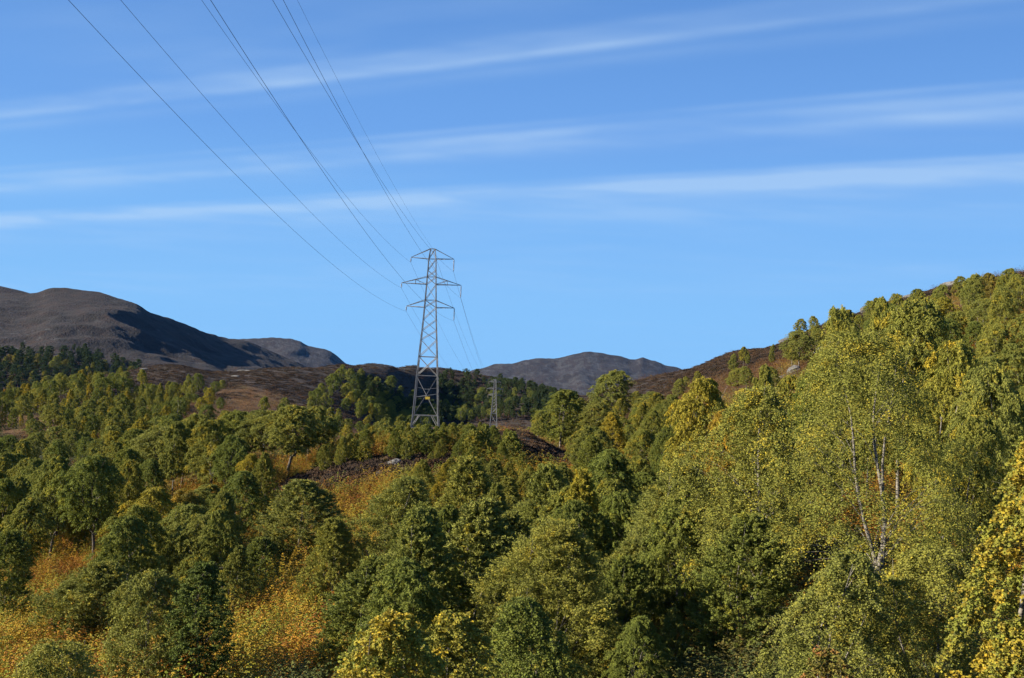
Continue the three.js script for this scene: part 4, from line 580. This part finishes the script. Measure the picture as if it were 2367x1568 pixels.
function pylon(name, label, base, turn, fat, stringLeft, stringRight, detail) {
  const g = new THREE.Group(); g.name = numbered(name); g.position.copy(base); g.rotation.y = turn; scene.add(g); tag(g, label, 'pylon');
  const c = (i, sx, sz) => V3(sx * LV[i][1] / 2, LV[i][0], sz * LV[i][1] / 2), hang = {};
  for (const sx of [-1, 1]) for (const sz of [-1, 1]) { const list = []; for (let i = 0; i < LV.length - 1; i++) { const a = c(i, sx, sz), b = c(i + 1, sx, sz); if (!i) a.y = -3.5; list.push([a, b, (i < 5 ? 0.17 : 0.14) * fat]); } bars('leg', list, 0.15, g); }
  const faces = [[-1, 1, 1, 1], [-1, -1, 1, -1], [-1, -1, -1, 1], [1, -1, 1, 1]];
  faces.forEach(([x0, z0, x1, z1], f) => {
    for (let i = 0; i < LV.length - 1; i++) {
      const s = (i < 4 ? 0.1 : 0.075) * fat, A = c(i, x0, z0), B = c(i, x1, z1), C = c(i + 1, x0, z0), E = c(i + 1, x1, z1);
      if (i === 0) { bar('brace', c(1, x0, z0), c(1, x1, z1), s * 1.1, g); continue; }
      if (i === 1) { const m = C.clone().add(E).multiplyScalar(0.5); bar('brace', A, m.clone().lerp(C, 0.5), s, g); bar('brace', B, m.clone().lerp(E, 0.5), s, g); bar('girt', C, E, s, g); bar('brace', m.clone().lerp(C, 0.35), A.clone().lerp(B, 0.36), s * 0.7, g); bar('brace', m.clone().lerp(E, 0.35), A.clone().lerp(B, 0.64), s * 0.7, g); continue; }
      if (i === 2) { const flip = f === 0 || f === 2, P = flip ? C : E, Q = flip ? B : A; bar('brace', P, Q, s * 1.25, g); bar('girt', C, E, s, g); if (detail) { bar('brace', A.clone().lerp(C, 0.45), P.clone().lerp(Q, 0.5), s * 0.7, g); bar('brace', B.clone().lerp(E, 0.55), P.clone().lerp(Q, 0.5), s * 0.7, g); bar('brace', (flip ? E : C).clone().lerp(flip ? B : A, 0.3), P.clone().lerp(Q, 0.35), s * 0.7, g); } continue; }
      bar('brace', A, E, s, g); bar('brace', B, C, s, g);
      if ([3, 8, 10, 13].includes(i + 0) || i === 12) bar('girt', C, E, s, g);
    }
  });
  for (const z of [-1, 1]) { bar('anti_climbing_rail', V3(-2.55, 0.66, z * 1.95), V3(2.4, 0.66, z * 1.95), 0.1 * fat, g); bar('anti_climbing_rail', V3(z * 1.95, 0.72, -2.4), V3(z * 1.95, 0.72, 2.4), 0.1 * fat, g); }
  ARMS.forEach(([y0, y1, half, which], n) => { for (const sx of [-1, 1]) {
    const i0 = LV.findIndex((l) => l[0] === y0), w0 = LV[i0][1] / 2, w1 = LV[i0 + 1][1] / 2, tip = V3(sx * half, y0 + (n ? 0.05 : 0.1), 0), list = [];
    for (const sz of [-1, 1]) { list.push([V3(sx * w0, y0, sz * w0), tip, (detail ? 0.1 : 0.15) * fat]); list.push([V3(sx * w1, y1, sz * w1), tip, 0.09 * fat]); }
    if (n === 1) for (const sz of [-1, 1]) { const lo = V3(sx * w0, y0, sz * w0).lerp(tip, 0.45), hi = V3(sx * w1, y1, sz * w1).lerp(tip, 0.45); list.push([lo, hi, 0.06 * fat]); list.push([V3(sx * w0, y0, sz * w0), hi, 0.06 * fat]); }
    for (const t of [0.3, 0.6]) list.push([V3(sx * w0, y0, -w0).lerp(tip, t), V3(sx * w0, y0, w0).lerp(tip, t), 0.055 * fat]);
    const arm = bars('cross_arm', list, 0.1, g), ln = sx < 0 ? stringLeft : stringRight, pr = [], k = Math.round(ln / 0.17);
    pr.push(new THREE.Vector2(0.02, 0)); for (let d = 0; d < k; d++) { const y = -0.16 - (ln - 0.3) * (d / k); pr.push(new THREE.Vector2(0.03, y), new THREE.Vector2(0.15 * fat, y - 0.05), new THREE.Vector2(0.04, y - 0.08)); } pr.push(new THREE.Vector2(0.02, -ln));
    const ins = mesh('insulator_string', new THREE.LatheGeometry(pr.reverse(), 10), glassy, arm); ins.position.copy(tip);
    hang[which + sx] = V3(tip.x, tip.y - ln, 0).applyAxisAngle(V3(0, 1, 0), turn).add(base);
  } });
  if (detail) { const s = mesh('warning_sign', new THREE.BoxGeometry(0.62, 0.36, 0.03), signMat, g); s.position.set(0.25, 4.75, 1.62); tag(s, 'yellow warning plate'); }
  hang.earth = V3(0, 25.4, 0).applyAxisAngle(V3(0, 1, 0), turn).add(base);
  return hang;
}
const base1 = at(982, 1000, 144), base2 = at(1140, 992, 535);
console.log('pylon base', base1.y, height(base1.x, 144));
const one = pylon('lattice_pylon', 'tall grey steel lattice pylon standing on the birch covered knoll', base1, 0.02, 0.74, 0.72, 1.75, true);
const two = pylon('lattice_pylon', 'small distant lattice pylon in front of the dark wooded slope', base2, 0.02, 2.4, 1.6, 1.6, false);
function wire(label, pts, r) { const l = new Limbs(); l.tube(pts, r, r, 6); tag(mesh('overhead_wire', l.build(), wireMat), label, 'wire', 'wires of the power line'); }
// near span: plan line parallel to the power line, height through pixels of the photograph
const NEAR = { 'lowest-1': [[158, 0], [347.6, 202], [530, 390], [781, 621]], 'middle-1': [[279.5, 0], [454.6, 206], [609, 376.5], [863, 621]], 'top-1': [[465.7, 0], [688.5, 311]], 'lowest1': [[487, 0], [688.5, 313], [911, 621]], 'top1': [[631, 0], [847, 370.5], [993.6, 566.7]], 'middle1': [[654.8, 0], [859, 390], [974, 580.6]], earth: [[687, 0], [847, 313]] };
const SAY = { 'lowest-1': 'leftmost, to the lowest left arm', 'middle-1': 'second from left, to the middle left arm', 'top-1': 'to the top left arm', lowest1: 'thickest, to the lowest right arm', top1: 'to the top right arm', middle1: 'to the middle right arm', earth: 'rightmost, to the pylon peak' };
for (const [k, pix] of Object.entries(NEAR)) {
  const e = one[k], slope = 0.012, D1 = -e.z, obs = [];
  for (const [px, py] of pix) { const d = ray(px, py), s = e.x; // x(D) = s + slope*(D - D1)
    const u = d.x / -d.z, D = (s - slope * D1) / (u - slope); if (D > 12 && D < D1 - 20) obs.push([D, d.y / -d.z * D]); }
  // height = e.y + a*t + b*t*t through the pylon, t = D1 - D
  let s11 = 0, s12 = 0, s22 = 0, r1 = 0, r2 = 0; for (const [D, y] of obs) { const t = D1 - D, w = 1 / (D * D), q = y - e.y; s11 += w * t * t; s12 += w * t ** 3; s22 += w * t ** 4; r1 += w * t * q; r2 += w * t * t * q; }
  const det = s11 * s22 - s12 * s12; let a = (r1 * s22 - r2 * s12) / det, b = (r2 * s11 - r1 * s12) / det;
  console.log('wire', k, obs.map((o) => o.map((v) => v.toFixed(1)).join('/')).join(' '), a.toFixed(4), b.toFixed(6));
  const pts = []; for (let i = 0; i <= 120; i++) { const t = (D1 + 90) * i / 120, D = D1 - t; pts.push(V3(e.x + slope * (D - D1), e.y + a * t + b * t * t, -D)); }
  wire('wire crossing the upper left sky, ' + SAY[k], pts, k === 'earth' ? 0.0075 : 0.0095);
  const f = two[k], p2 = []; for (let i = 0; i <= 60; i++) { const t = i / 60, p = e.clone().lerp(f, t); p.y -= 26 * t * (1 - t); p2.push(p); }
  wire('wire between the tall and the small pylon, ' + SAY[k].replace(/^.*, /, ''), p2, 0.013);
}
renderer.render(scene, camera);
